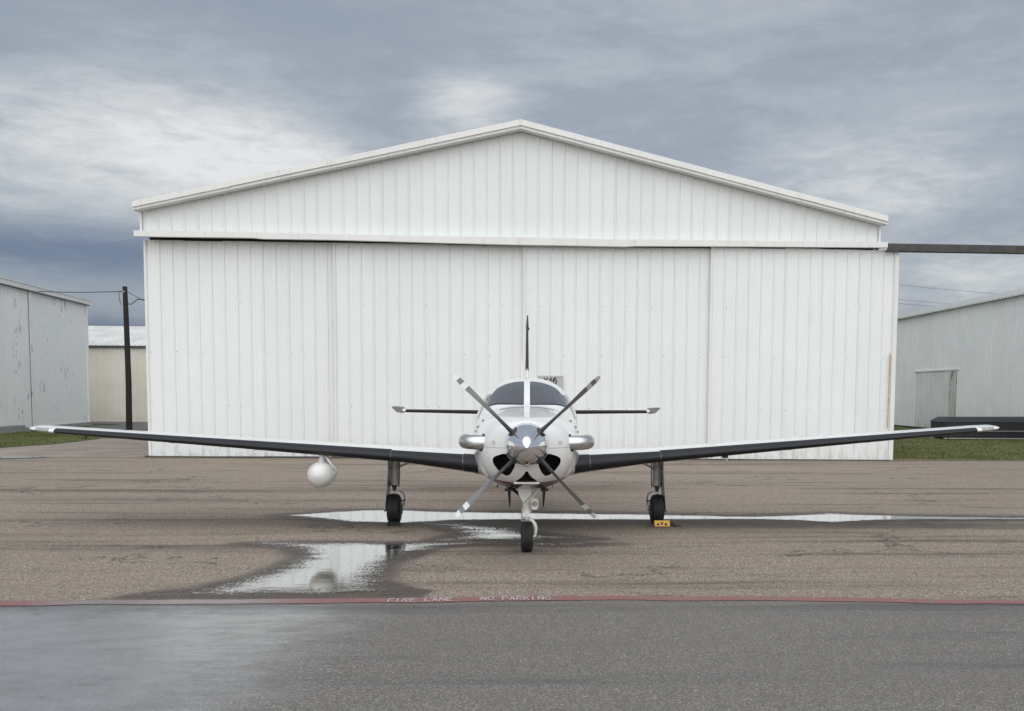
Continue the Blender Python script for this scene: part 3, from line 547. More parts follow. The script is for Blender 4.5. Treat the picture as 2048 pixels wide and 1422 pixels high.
# doors
DW = 5.04; dprof = rib_profile(DW/5)
shared = sheet_mesh('wall_sheet', dprof, 0.0, lambda x: 5.70); shared.materials.append(M['sheet'])
door_x = [-10.08, -5.14, -0.10, 4.93]; door_y = [27.30, 27.21, 27.12, 27.03]; door_t = [5.735, 5.725, 5.715, 5.735]
screw_me = MB(); screw_me.lathe([(-0.004, 0.009), (0, 0.009)], (0, 0, 0), 'Y', 6)
for k in range(4):
    x0, y0, zt = door_x[k], door_y[k], door_t[k]; wdt = DW if k else 5.0
    mb = MB().box((x0+0.01, y0+0.008, 0.045), (x0+wdt+(0.08 if k < 3 else -0.01), y0+0.075, zt-0.02))
    dr = part('hangar_door', mb, M['beam'], hg)
    for i in range(5):
        o = link('wall_sheet', shared, dr); o.location = Vector((x0+i*DW/5, y0+random.uniform(-.0035, .0035), 0.035+random.uniform(-.006, .004)))-HR; o.scale.z = (zt-0.035+random.uniform(-0.012, 0.008))/5.70
        o.rotation_euler = (random.uniform(-.0006, .0006), 0, random.uniform(-.002, .002))
    ed = MB().box((x0-0.012, y0-0.04, 0.04), (x0+0.045, y0+0.07, zt-0.01)); part('edge_trim', ed, M['trim'], dr)
    if k == 3: part('edge_trim', MB().box((x0+DW-0.02, y0-0.042, 0.03), (x0+DW+0.10, y0+0.07, zt-0.03)), M['trim'], dr)
    mb = MB()
    for zz in (0.10, 1.38, 2.80, 4.12, zt-0.11):
        for i in range(15):
            if random.random() < 0.12: continue
            sxp = x0+(i+0.30+random.uniform(-.02, .02))*DW/15; szp = zz+random.uniform(-.012, .012); rs = random.choice((0.005, 0.006, 0.008, 0.012)) if zz in (1.38, 4.12, 2.80) else 0.009
            mb.lathe([(-0.004, rs), (0.006, rs)], (sxp, y0-0.004, szp), 'Y', 6)
    part('screws', mb, M['hatch'], dr, kind='stuff')
    for hx in (x0+0.5, x0+DW-0.5):
        part('roller_hanger', MB().box((hx-.03, y0+0.01, zt-.03), (hx+.03, y0+.05, zt+.10)), M['black_metal'], dr)
    if k == 3:
        mb = MB().hexa([(9.872, 26.965, 0.9), (9.894, 26.965, 0.9), (9.894, 26.985, 0.9), (9.872, 26.985, 0.9)], [(9.885, 26.965, 2.97), (9.91, 26.965, 2.9), (9.91, 26.985, 2.9), (9.885, 26.985, 2.97)])
        part('rusty_strip', mb, M['rust'], dr, label='orange rusty strip near the right door edge')
# thresholds
part('door_sill', MB().box((-10.1, 27.0, 0.0), (10.0, 27.35, 0.03)), M['black_metal'], hg)
# sign on the third door
sg = thing('door_sign', (0.633, 27.07, 1.75), 'small grey X-16 number plate on the white hangar door above the cockpit', 'sign')
part('plate', MB().box((0.304, 27.055, 1.75), (0.972, 27.075, 2.255)), M['sign'], sg)
SG = {'X': [((0, 0), (1, 1)), ((0, 1), (1, 0))], '-': [((0, .44), (1, .44))], '1': [((.62, 0), (.62, 1)), ((.62, .94), (.15, .74))],
      '6': [((.95, .86), (.72, .98), (.42, .98), (.16, .80), (.06, .50), (.10, .20), (.34, .02), (.66, .02), (.92, .18), (.96, .40), (.80, .60), (.50, .66), (.22, .56), (.08, .36))]}
nst = 0
for ch_, xa, wl in (('X', .455, .098), ('-', .566, .030), ('1', .612, .050), ('6', .697, .098)):
    mb = MB(); zb_, hh, lw = 2.035, .165, .0155
    for stk in SG[ch_]:
        for (a0, b0), (a1, b1) in zip(stk, stk[1:]):
            p = Vector((xa+a0*wl, zb_+b0*hh)); q = Vector((xa+a1*wl, zb_+b1*hh)); t = (q-p).normalized(); nn = Vector((-t.y, t.x))*lw; p -= t*.006; q += t*.006; nst += 1; yy = 27.0495-.0004*(nst % 5)
            mb.add([(p.x+nn.x, yy, p.y+nn.y), (q.x+nn.x, yy, q.y+nn.y), (q.x-nn.x, yy, q.y-nn.y), (p.x-nn.x, yy, p.y-nn.y)], [(0, 1, 2, 3)])
    part('letter', mb, M['ink'], sg)

# ------------------------------------------------------------------ neighbouring hangars
def yz_wall(x, y0, y1, z0, z1, t, out): return MB().box((min(x, x-out*t), y0, z0), (max(x, x-out*t), y1, z1))
lh = thing('hangar', (-21.0, 41.1, 0), 'pale grey hangar with peeling paint at the left edge beside the lawn', 'hangar')
ys_ = [34.0, 36.0, 38.0, 40.0, 42.0, 44.4, 46.4, 48.4, 50.0, 51.35]
for a_, b_ in zip(ys_, ys_[1:]):
    part('wall_sheet', yz_wall(-21.0+random.uniform(-.004, .004), a_, b_-0.006, 0.15, 6.02, 0.06, 1), M['lwall'], lh)
part('wall_trim', MB().box((-21.05, 44.32, 0.15), (-20.955, 44.62, 6.02)), M['lwall'], lh)
part('trim_gap', MB().box((-21.05, 44.27, 0.15), (-20.985, 44.318, 6.02)), M['hatch'], lh)
part('wall_trim', MB().box((-21.08, 51.26, 0.15), (-20.95, 51.46, 6.02)), M['rwall'], lh)
GE = [(-45, .1), (-21.07, .1), (-21.07, 6.0), (-33, 8.58), (-45, 6.0)]
part('end_wall', MB().prism(GE, 'Y', 51.36, 51.45), M['lwall'], lh); part('end_wall', MB().prism(GE, 'Y', 34.06, 34.14), M['lwall'], lh)
part('wall', MB().box((-45.08, 34.05, .1), (-45.01, 51.4, 6.0)), M['lwall'], lh)
part('roof', MB().hexa([(-45.2, 34, 5.98), (-45.2, 51.7, 5.98), (-33.01, 51.7, 8.6), (-33.01, 34, 8.6)], [(-45.2, 34, 6.06), (-45.2, 51.7, 6.06), (-33.01, 51.7, 8.68), (-33.01, 34, 8.68)]), M['croof'], lh)
part('footing', MB().box((-21.45, 34, -0.02), (-20.88, 51.5, 0.16)), M['conc'], lh)
part('step_block', MB().box((-20.87, 39.5, 0), (-20.5, 42.3, 0.30)), M['conc'], lh)
mb = MB().hexa([(-20.84, 34, 5.98), (-20.84, 51.7, 5.98), (-33, 51.7, 8.6), (-33, 34, 8.6)], [(-20.84, 34, 6.06), (-20.84, 51.7, 6.06), (-33, 51.7, 8.68), (-33, 34, 8.68)]); part('roof', mb, M['croof'], lh)
part('eave_trim', MB().box((-20.845, 34, 5.96), (-20.80, 51.72, 6.16)), M['trim'], lh)
part('eave_trim', MB().box((-20.83, 34, 6.165), (-20.76, 51.74, 6.20)), M['white'], lh)
part('soffit', MB().box((-21.0, 34, 5.93), (-20.85, 51.6, 5.955)), M['hatch'], lh)
lh.rotation_euler.z = 0.085

ch = thing('hangar', (-20, 60, 0), 'low cream coloured metal building with white ribbed roof behind the wooden pole', 'hangar')
for i in range(14):
    x0 = -28+i*1.2; part('wall_sheet', MB().box((x0, 57+random.uniform(-.004, .004), 0), (x0+1.192, 57.06, 4.2)), M['cwall'], ch)
for i in range(14):
    x0 = -28.1+i*1.2; mb = MB(); zj = random.uniform(-.008, .008)
    mb.hexa([(x0, 56.75, 4.19+zj), (x0+1.19, 56.75, 4.19+zj), (x0+1.19, 62, 5.47+zj), (x0, 62, 5.47+zj)], [(x0, 56.75, 4.23+zj), (x0+1.19, 56.75, 4.23+zj), (x0+1.19, 62, 5.51+zj), (x0, 62, 5.51+zj)])
    for q in range(4): xr = x0+0.15+q*0.3; mb.hexa([(xr, 56.75, 4.225), (xr+.05, 56.75, 4.225), (xr+.05, 62, 5.505), (xr, 62, 5.505)], [(xr+.01, 56.75, 4.265), (xr+.04, 56.75, 4.265), (xr+.04, 62, 5.545), (xr+.01, 62, 5.545)])
    part('roof_sheet', mb, M['croof'], ch)
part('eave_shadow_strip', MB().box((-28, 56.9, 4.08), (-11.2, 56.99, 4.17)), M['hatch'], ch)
part('ridge_cap', MB().box((-28.1, 61.9, 5.50), (-11.2, 62.3, 5.57)), M['trim'], ch)
part('wall', MB().box((-28, 57.1, 0), (-11.2, 66, 4.15)), M['cwall'], ch)

rh = thing('hangar', (27, 48, 0), 'weathered grey corrugated hangar at the right edge beyond the lawn', 'hangar')
ys_ = [33, 36, 39, 41.1, 43.2, 45.3, 47.4, 48.9]
for a_, b_ in zip(ys_, ys_[1:]): part('wall_sheet', MB().box((21.37+random.uniform(-.012, .012), a_, 0.0), (21.45, b_-0.012, 6.16)), M['rwall'], rh)
part('wall_sheet', MB().box((21.37, 48.9, 3.16), (21.45, 51.99, 6.16)), M['rwall'], rh); part('wall_sheet', MB().box((21.38, 52.0, 3.16), (21.45, 54.2, 6.16)), M['rwall'], rh)
part('wall_sheet', MB().box((21.37, 54.2, 0), (21.45, 60, 6.16)), M['rwall'], rh)
dr = part('barn_door', MB().box((21.42, 49.8, 0.05), (21.47, 54.15, 3.14)), M['rdoor'], rh, label='peeling plank door with flaking brown jamb')
for i in range(6): part('plank', MB().box((21.385+random.uniform(-.008, .008), 49.85+i*0.715, 0.06), (21.418, 49.85+(i+1)*0.715-0.02, 3.12)), M['rdoor'], dr)
part('door_jamb', MB().box((21.34, 48.92, 0), (21.43, 49.75, 3.12)), M['jamb'], dr)
part('door_head', MB().box((21.33, 48.6, 3.09), (21.41, 54.4, 3.17)), M['rwall'], dr)
mb = MB().hexa([(21.15, 33, 6.16), (21.15, 60, 6.16), (33, 60, 9.0), (33, 33, 9.0)], [(21.15, 33, 6.2), (21.15, 60, 6.2), (33, 60, 9.04), (33, 33, 9.04)]); part('roof', mb, M['croof'], rh)
GE = [(21.46, 0), (45, 0), (45, 6.14), (33, 8.98), (21.46, 6.2)]
part('end_wall', MB().prism(GE, 'Y', 33.05, 33.12), M['rwall'], rh); part('end_wall', MB().prism(GE, 'Y', 59.85, 59.92), M['rwall'], rh)
part('roof', MB().hexa([(45.2, 33, 6.16), (45.2, 60, 6.16), (33.01, 60, 9.0), (33.01, 33, 9.0)], [(45.2, 33, 6.2), (45.2, 60, 6.2), (33.01, 60, 9.04), (33.01, 33, 9.04)]), M['croof'], rh)
mb = MB(); mb.box((21.12, 33, 6.20), (21.17, 60, 6.42))
for i in range(88): mb.box((21.125, 33+i*0.305, 6.14), (21.165, 33+i*0.305+0.19, 6.199))
part('eave_trim', mb, M['white'], rh, label='bright scalloped white roof edge')
part('base_gap', MB().box((21.34, 33, 0.0), (21.365, 60, 0.10)), M['dark'], rh)

# ------------------------------------------------------------------ pole, wires
pl = thing('utility_pole', (-17.2, 44.3, 0), 'dark wooden utility pole between the left hangar and the big hangar', 'pole')
part('shaft', MB().tube([(-17.20, 44.3, -0.1), (-17.17, 44.3, 2.0), (-17.19, 44.3, 4.2), (-17.22, 44.3, 6.19)], [0.130, 0.122, 0.112, 0.098], 14), M['pole'], pl, 50)
part('insulator', MB().lathe([(0, .03), (.03, .05), (.08, .05), (.11, .02)], (-17.22, 44.17, 5.9), 'Z', 10), M['hatch'], pl, 40)
def sag(a, b_, drop, n_=16): a, b_ = Vector(a), Vector(b_); return [a.lerp(b_, t)+Vector((0, 0, -drop*4*t*(1-t))) for t in np.linspace(0, 1, n_)]
solo('overhead_wire', MB().tube(sag((-17.3, 44.2, 5.98), (-27, 46, 6.75), 0.30), 0.016, 6), M['wire'], (-17.3, 44.2, 5.98), 'black overhead wire from the pole to the left hangar roof', 'wire')
solo('overhead_wire', MB().tube([(-17.3, 44.17, 5.98), (-17.42, 44.16, 5.9), (-17.40, 44.16, 5.6), (-17.33, 44.16, 5.4)], 0.012, 6), M['wire'], (-17.3, 44.17, 5.98), 'short black drop wire hanging down the left side of the pole', 'wire')
solo('overhead_wire', MB().tube([(-17.05, 44.17, 5.45), (-16.9, 44.1, 5.42), (-16.75, 44, 5.5), (-16.55, 43.9, 5.62), (-16.3, 43.8, 5.60), (-15.8, 43.4, 5.5)], 0.02, 6), M['wire'], (-17.05, 44.17, 5.45), 'black looped service cable from the pole to the big hangar', 'wire')
solo('overhead_wire', MB().tube(sag((-17.1, 44.2, 5.98), (-15.2, 43.4, 5.2), 0.08), 0.012, 6), M['wire'], (-17.1, 44.2, 5.98), 'upper straight wire from the pole to the big hangar', 'wire')
for (za, zb_, lb) in ((15.45, 14.0, 'highest'), (13.55, 12.7, 'middle'), (13.05, 12.3, 'lowest')):
    solo('power_line', MB().tube(sag((36, 120, za+.6), (75, 120, zb_-.4), 0.5), 0.022, 5), M['wire_far'], (36, 120, za), lb+' of the three thin far power lines in the sky above the right hangar', 'power line', 'far power lines')

# ------------------------------------------------------------------ black box on the grass
bx = thing('storage_box', (19.5, 40.4, 0), 'long low black box with slanted lid lying on the grass by the right hangar', 'box')
mb = MB().hexa([(16.98, 39.8, .40), (24, 39.8, .40), (24, 41.3, .40), (16.98, 41.3, .40)], [(16.98, 39.8, .74), (24, 39.8, .76), (24, 41.3, .76), (16.98, 41.3, .74)]); part('body', mb, M['blackbox'], bx)
mb = MB().hexa([(16.94, 39.76, .745), (24.05, 39.76, .765), (24.05, 41.34, .765), (16.94, 41.34, .745)], [(17.22, 40.1, .93), (24.05, 40.1, .985), (24.05, 41.1, .985), (17.22, 41.1, .93)]); part('lid', mb, M['blackbox'], bx)
part('rim', MB().box((16.96, 39.77, .375), (24.02, 41.33, .395)), M['palebase'], bx)
part('lower_body', MB().box((17.02, 39.84, .10), (24, 41.26, .37)), M['blackbox'], bx)
part('skid', MB().box((16.98, 39.8, .06), (24, 39.95, .095)), M['palebase'], bx); part('skid', MB().box((16.98, 41.1, .0), (24, 41.25, .095)), M['palebase'], bx); part('foot', MB().box((18.5, 39.9, 0), (18.9, 41, .058)), M['dark'], bx); part('foot', MB().box((22.5, 39.9, 0), (22.9, 41, .058)), M['dark'], bx)

# ------------------------------------------------------------------ the airplane
AO = Vector((0, 12.0, 0))
ap = thing('airplane', AO, 'white single propeller airplane with black wing leading edges and chrome spinner facing the camera', 'airplane')
# stations: Y, half width, top, bottom, height of max width, exponent
ST = np.array([
 (10.575, .235, 1.482, 1.018, 1.250, 2.0), (10.60, .262, 1.497, .985, 1.248, 2.05), (10.65, .325, 1.512, .925, 1.24, 2.1), (10.75, .415, 1.525, .850, 1.225, 2.2),
 (10.95, .505, 1.540, .772, 1.205, 2.3), (11.25, .572, 1.560, .712, 1.185, 2.35), (11.65, .612, 1.588, .682, 1.165, 2.4), (12.05, .636, 1.615, .664, 1.155, 2.42),
 (12.30, .648, 1.640, .655, 1.155, 2.45), (12.50, .657, 1.725, .648, 1.155, 2.48), (12.75, .667, 1.830, .642, 1.16, 2.5), (13.00, .675, 1.925, .638, 1.165, 2.5),
 (13.20, .680, 1.975, .635, 1.17, 2.5), (13.50, .684, 1.997, .635, 1.18, 2.5), (14.2, .684, 2.000, .640, 1.19, 2.45), (15.2, .650, 1.975, .700, 1.23, 2.35), (16.2, .53, 1.92, .85, 1.30, 2.2), (17.2, .37, 1.85, 1.06, 1.40, 2.1),
 (18.2, .21, 1.77, 1.27, 1.50, 2.0), (19.0, .07, 1.68, 1.46, 1.57, 2.0)])
def pchip(x, xs, ys):
    h = np.diff(xs); dl = np.diff(ys)/h; m_ = np.zeros(len(xs)); m_[0], m_[-1] = dl[0], dl[-1]
    for i in range(1, len(xs)-1): m_[i] = 0 if dl[i-1]*dl[i] <= 0 else (h[i-1]+h[i])*3/((2*h[i]+h[i-1])/dl[i-1]+(h[i]+2*h[i-1])/dl[i])
    k = int(np.clip(np.searchsorted(xs, x)-1, 0, len(xs)-2)); t = (x-xs[k])/h[k]
    return (2*t**3-3*t*t+1)*ys[k]+(t**3-2*t*t+t)*h[k]*m_[k]+(-2*t**3+3*t*t)*ys[k+1]+(t**3-t*t)*h[k]*m_[k+1]
def sec(Y): return [float(pchip(Y, ST[:, 0], ST[:, i])) for i in range(1, 6)]
def ring(Y, n_=72):
    w_, zt, zb_, zm, e = sec(Y); out = []
    for k in range(n_):
        q = 2*math.pi*k/n_; s_, c_ = math.sin(q), math.cos(q)
        x = w_*math.copysign(abs(s_)**(2/e), s_); z_ = zm+((zt-zm) if c_ > 0 else (zm-zb_))*math.copysign(abs(c_)**(2/e), c_); out.append((x, Y, z_))
    return out
mb = MB(); Ys = list(np.linspace(10.575, 10.8, 10))+list(np.linspace(10.86, 11.6, 12))+list(np.linspace(11.7, 13.6, 26))+list(np.linspace(13.8, 19.0, 24))
mb.loft([ring(Y) for Y in Ys])
fus = part('fuselage', mb, (M['fuse'], M['dark']), ap, 40)
def carve(target, cut):
    me = cut.mesh('cutter', AO); me.materials.append(M['fuse']); me.materials.append(M['dark']); me.polygons.foreach_set('material_index', [1]*len(me.polygons))
    c = link('cutter', me); c.location = AO; md = target.modifiers.new('cut', 'BOOLEAN'); md.operation = 'DIFFERENCE'; md.object = c; md.solver = 'EXACT'
    bpy.context.view_layer.update(); dg = bpy.context.evaluated_depsgraph_get(); nm = bpy.data.meshes.new_from_object(target.evaluated_get(dg)); target.modifiers.clear(); old = target.data; target.data = nm
    bpy.data.objects.remove(c); nm.polygons.foreach_set('use_smooth', [True]*len(nm.polygons)); nm.set_sharp_from_angle(angle=R(35))
HUB = (0.0, 1.25)
def kidney(s_):
    pts = []
    for ph in np.linspace(0, 2*math.pi, 29)[:-1]:
        c_, q_ = math.cos(ph), math.sin(ph); rr_ = .32+.098*math.copysign(abs(c_)**.55, c_); q = R(221.5)+R(20.5)*math.copysign(abs(q_)**.55, q_)
        pts.append((HUB[0]+s_*rr_*math.cos(q), HUB[1]+rr_*math.sin(q)))
    return pts
for s_ in (1, -1): carve(fus, MB().prism(kidney(s_), 'Y', 10.3, 10.98))
tri = [(-.118, .838), (-.10, .862), (-.06, .89), (-.03, .925), (-.014, .962), (.014, .962), (.03, .925), (.06, .89), (.10, .862), (.118, .838)]
carve(fus, MB().prism(tri, 'Y', 10.3, 10.93))
for s_ in (-1, 1): carve(fus, MB().tube([(s_*.36, 10.93, 1.253), (s_*.9, 10.95, 1.253)], [.098, .098], 28))
for i in range(6):
    zz = .852+i*.018; hwid = np.interp(zz, [.838, .862, .89, .925, .962], [.118, .10, .06, .03, .014]); mb = MB().hexa([(-hwid, 10.78, zz), (hwid, 10.78, zz), (hwid, 10.83, zz+.010), (-hwid, 10.83, zz+.010)], [(-hwid, 10.78, zz+.003), (hwid, 10.78, zz+.003), (hwid, 10.83, zz+.013), (-hwid, 10.83, zz+.013)]); part('inlet_louver', mb, M['black_metal'], fus)
part('chin_lip', MB().tube([(-.135, 10.76, .826), (-.06, 10.735, .828), (.06, 10.735, .828), (.135, 10.76, .826)], .011, 8), M['white'], fus, 60)
# windshield: patches that follow the loft
def roof_z(x, Y):
    w_, zt, zb_, zm, e = sec(Y); t = min(abs(x)/w_, .999); return zm+(zt-zm)*(1-t**e)**(1/e)
def side_x(z_, Y):
    w_, zt, zb_, zm, e = sec(Y); t = min(abs(z_-zm)/((zt-zm) if z_ > zm else (zm-zb_)), .999); return w_*(1-t**e)**(1/e)
def patch(fn, nu, nv, up, thick):
    g = [[Vector(fn(u, v)) for u in np.linspace(0, 1, nu)] for v in np.linspace(0, 1, nv)]; mb = MB(); top = []; bot = []
    for j in range(nv):
        for i in range(nu):
            du = g[j][min(i+1, nu-1)]-g[j][max(i-1, 0)]; dv_ = g[min(j+1, nv-1)][i]-g[max(j-1, 0)][i]; nn = du.cross(dv_).normalized()
            if nn.dot(up) < 0: nn = -nn
            top.append(g[j][i]+nn*thick); bot.append(g[j][i]-nn*0.01)
    fs = []; K = nu*nv
    for j in range(nv-1):
        for i in range(nu-1):
            k = j*nu+i; fs.append((k, k+1, k+nu+1, k+nu)); fs.append((K+k, K+k+nu, K+k+nu+1, K+k+1))
    edge = [(0, i) for i in range(nu)]+[(j, nu-1) for j in range(1, nv)]+[(nv-1, i) for i in range(nu-2, -1, -1)]+[(j, 0) for j in range(nv-2, 0, -1)]
    ids = [j*nu+i for j, i in edge]
    for a_, b_ in zip(ids, ids[1:]+ids[:1]): fs.append((a_, K+a_, K+b_, b_))
    return mb.add(top+bot, fs)
for s_ in (-1, 1):
    def pane(u, v, g=0.0, s_=s_):
        v2 = -g*1.5+v*(1+3*g); u2 = -g+u*(1+2*g)
        xo = .508-.125*max(v2, 0)**2.8; x = .049+(xo-.049)*u2; yb = 12.345+.95*x*x; yt = 13.03-.25*x*x
        Y = yb+(yt-yb)*v2; return (s_*x, Y, roof_z(x, Y))
    sl_ = part('window_seal', patch(lambda u, v: pane(u, v, .022), 14, 12, Vector((0, -.5, 1)), .0035), M['seal'], ap, 50)
    part('windshield_pane', patch(lambda u, v: pane(u, v, 0), 14, 12, Vector((0, -.5, 1)), .007), M['glass'], ap, 50)
    def quarter(u, v, g=0.0, s_=s_):
        z0 = 1.47+(1.77-1.47)*v; Y = 12.60+.30*v+u*(.48-.18*v); z0 += g*(v-.5); return (s_*side_x(z0, Y), Y, z0)
    part('side_window', patch(quarter, 8, 10, Vector((s_, 0, .3)), .006), M['glass'], ap, 50)
    for k in range(3):
        def cab(u, v, k=k, s_=s_): z0 = 1.44+.30*v; Y = 13.75+k*.62+.38*u; return (s_*side_x(z0, Y), Y, z0)
        part('cabin_window', patch(cab, 6, 8, Vector((s_, 0, .3)), .006), M['glass'], ap, 50)
    # defroster / cowl top vents under the glass
    def vent(u, v, s_=s_): x = .05+.28*u; Y = 12.12+.40*x*x+.07*v; return (s_*x, Y, roof_z(x, Y))
    part('cowl_vent', patch(vent, 8, 3, Vector((0, 0, 1)), .003), M['hatch'], ap, 50)
    # exhaust stack
    ctr = 1.252
    ex = part('exhaust_stack', MB().tube([(s_*.37, 10.93, ctr), (s_*.46, 10.935, ctr), (s_*.54, 10.95, ctr+.001), (s_*.61, 10.985, ctr+.002), (s_*.655, 11.045, ctr+.003), (s_*.675, 11.13, ctr+.003), (s_*.682, 11.24, ctr+.003)], [.077, .078, .079, .080, .080, .080, .080], 28), M['exhaust'], ap, 50)
    part('stack_mouth', MB().tube([(s_*.682, 11.235, ctr+.003), (s_*.682, 11.244, ctr+.003)], [.070, .070], 20), M['dark'], ex, 40)
    mb = MB()      # tiny placard beside the stack
    for r_ in range(4):
        for c_ in range(3):
            if random.random() < .25: continue
            xx = s_*(.355+c_*.014-.014); zz = 1.24+r_*.014; Y = 10.60
            while side_x(zz, Y) < abs(xx)+.004 and Y < 11.3: Y += .004
            mb.box((xx-.005, Y-.010, zz-.003), (xx+.005, Y+.01, zz+.003))
    part('placard', mb, M['hatch'], ap)
for s_ in (-1, 1):
    for zz in (1.27, 1.33, 1.385, 1.46): part('cowl_latch', MB().box((s_*side_x(zz, 12.04)-.010, 12.0, zz-.014), (s_*side_x(zz, 12.04)+.010, 12.07, zz+.014)), M['hatch'], ap)
# spinner, blades
prof = [(0.0, .002), (.004, .010), (.016, .024), (.04, .047), (.08, .081), (.13, .117), (.20, .158), (.29, .198), (.37, .221), (.43, .229), (.47, .230), (.475, .222)]
sp = part('spinner', MB().lathe([(a_, r_) for a_, r_ in prof], (0, 10.09, 1.245), 'Y', 48), M['chrome'], ap, 50)
part('backplate_ring', MB().lathe([(0, .226), (.0, .2345), (.022, .2345), (.022, .226)], (0, 10.555, 1.248), 'Y', 48), M['steel'], sp, 40)
def blade(ang):
    ca, sa = math.cos(ang), math.sin(ang); er = Vector((ca, 0, sa)); et = Vector((-sa, 0, ca)); ey = Vector((0, 1, 0)); rings = []
    for r_, chord, th, dg_ in ((.12, .075, .062, 8), (.20, .080, .058, 8), (.30, .105, .042, 8), (.42, .135, .030, 10), (.56, .152, .022, 14), (.70, .158, .017, 18), (.82, .155, .013, 22), (.92, .145, .011, 25), (1.0, .12, .009, 27), (1.035, .085, .007, 28), (1.05, .03, .005, 28)):
        a_ = R(dg_); cdir = ey*math.cos(a_)-et*math.sin(a_); ndir = et*math.cos(a_)+ey*math.sin(a_); c0 = Vector((0, 10.43, 1.25))+er*r_; rg = []
        for k in range(16):
            q = 2*math.pi*k/16; rg.append(c0+cdir*(chord*.45*math.cos(q)-.006)+ndir*(th/2*math.sin(q)*(1.15 if math.sin(q) > 0 else .6)))
        rings.append(rg)
    return MB().loft(rings)
for ang in (136, 43.5, 225, 313.5):
    bl = part('propeller_blade', blade(R(ang)), M['blade'], ap, 50)
    a_ = R(ang); er = Vector((math.cos(a_), 0, math.sin(a_))); et = Vector((-math.sin(a_), 0, math.cos(a_)))
    c0 = Vector((0, 10.43, 1.25))+er*.205
    part('blade_cuff', MB().tube([c0-er*.02, c0+er*.012], [.058, .058], 18), M['black_metal'], bl, 40)
# bracket under spinner nothing; cowl ring
# wings
def airfoil(n_=22, camber=.018):
    xs_ = (1-np.cos(np.linspace(0, math.pi, n_)))/2; up = []; lo = []
    for x in xs_:
        t = 5*(.2969*math.sqrt(x)-.126*x-.3516*x*x+.2843*x**3-.1036*x**4); c_ = camber*4*x*(1-x); up.append((x, c_, t)); lo.append((x, c_, -t))
    return up, lo
WUP, WLO = airfoil()
def wing_pt(s_, span, x, c_, t, tipz):
    yle = float(np.interp(span, [.5, 1.66, 5.95, 6.20, 6.36, 6.43, 6.47], [12.28, 12.86, 13.13, 13.15, 13.20, 13.30, 13.48])); ch_ = float(np.interp(span, [.5, 1.66, 5.95, 6.20, 6.36, 6.43, 6.47], [2.25, 1.62, .98, .95, .86, .68, .35]))
    zl = float(np.interp(span, [.5, .67, 1.66, 6.10, 6.47], [.885, .908, .968, tipz, tipz+.035])); th = float(np.interp(span, [.5, 1.66, 6.1, 6.36, 6.43, 6.47], [.145, .125, .085, .07, .05, .02]))
    inc = R(float(np.interp(span, [.5, 6.1], [2.6, 0.8]))); dy = x*ch_; dz_ = (c_+t*th)*ch_
    return Vector((s_*span, yle+dy*math.cos(inc)+dz_*math.sin(inc), zl+dz_*math.cos(inc)-dy*math.sin(inc)))
spans = list(np.linspace(.5, 1.66, 7))+list(np.linspace(1.9, 5.95, 12))+[6.1, 6.2, 6.29, 6.36, 6.40, 6.43, 6.452, 6.47]
def surf_strip(s_, s0, s1, tipz, xu, xl, off, ns=10, thick=.0):
    """skin strip round the leading edge, from xu on top to xl below"""
    rings = []
    vals = [(x, 1) for x in xu*np.linspace(1, 0, 9)**2]+[(x, -1) for x in xl*np.linspace(0, 1, 9)[1:]**2]
    for sp_ in np.linspace(s0, s1, ns):
        rg = []; base_ = []
        for x, sg_ in vals:
            t = 5*(.2969*math.sqrt(x)-.126*x-.3516*x*x+.2843*x**3-.1036*x**4)*sg_; base_.append(wing_pt(s_, sp_, x, .018*4*x*(1-x), t, tipz))
        cc = wing_pt(s_, sp_, max(xu, xl)*1.1, .004, 0, tipz)
        outer = []
        for k, p in enumerate(base_):
            tg = base_[min(k+1, len(base_)-1)]-base_[max(k-1, 0)]; nn = Vector((0, -tg.z, tg.y)).normalized()
            if nn.dot(p-cc) < 0: nn = -nn
            ed = 0.35 if k in (0, len(base_)-1) else 1.0; outer.append(p+nn*off*ed)
        inner = [p.lerp(cc, .05) for p in base_]
        rings.append(outer+inner[::-1])
    return MB().loft(rings)
for s_, tipz in ((-1, 1.258), (1, 1.342)):
    rings = [[wing_pt(s_, sp_, x, c_, t, tipz) for x, c_, t in WUP]+[wing_pt(s_, sp_, x, c_, t, tipz) for x, c_, t in WLO[-2:0:-1]] for sp_ in spans]
    wg = part('wing', MB().loft(rings), M['white'], ap, 35)
    part('deice_boot', surf_strip(s_, 1.7405, 6.05, tipz, .10, .085, .004, 16), M['boot'], wg, 40)
    part('deice_boot', surf_strip(s_, .7955, 1.737, tipz, .075, .075, .004, 8), M['boot'], wg, 40)
    part('root_plate', surf_strip(s_, .60, .7915, tipz, .085, .08, .005, 4), M['boot'], wg, 40)
    part('tip_lens', surf_strip(s_, 6.12, 6.30, tipz, .06, .08, .004, 6), M['lens'], wg, 40)
    for k in range(3): sp_ = 2.6+k*1.1; p = wing_pt(s_, sp_, .75, 0, -.4, tipz); part('hinge_fairing', MB().lathe([(-.2, .004), (-.1, .022), (.1, .026), (.3, .004)], (p.x, p.y, p.z-.015), 'Y', 10), M['white'], wg, 50)
    for k in range(3): sp_ = 4.9+k*.5; p = wing_pt(s_, sp_, .99, 0, 0, tipz); part('static_wick', MB().tube([p, p+Vector((s_*.03, .14, -.01))], .004, 6), M['black_metal'], wg)
    p = wing_pt(s_, 5.75, .25, 0, -.45, tipz); part('tie_down', MB().tube([p, p+Vector((0, 0, -.05))], .009, 8), M['black_metal'], wg)
p = wing_pt(1, 2.62, .10, 0, -.45, 1.342); wgR = wg
part('pitot_mast', MB().box((p.x-.035, p.y-.02, p.z-.01), (p.x+.035, p.y+.08, p.z+.045)), M['black_metal'], wgR); part('pitot_tube', MB().tube([p+Vector((0, -.10, -.03)), p+Vector((0, .06, -.03))], .012, 8), M['steel'], wgR)
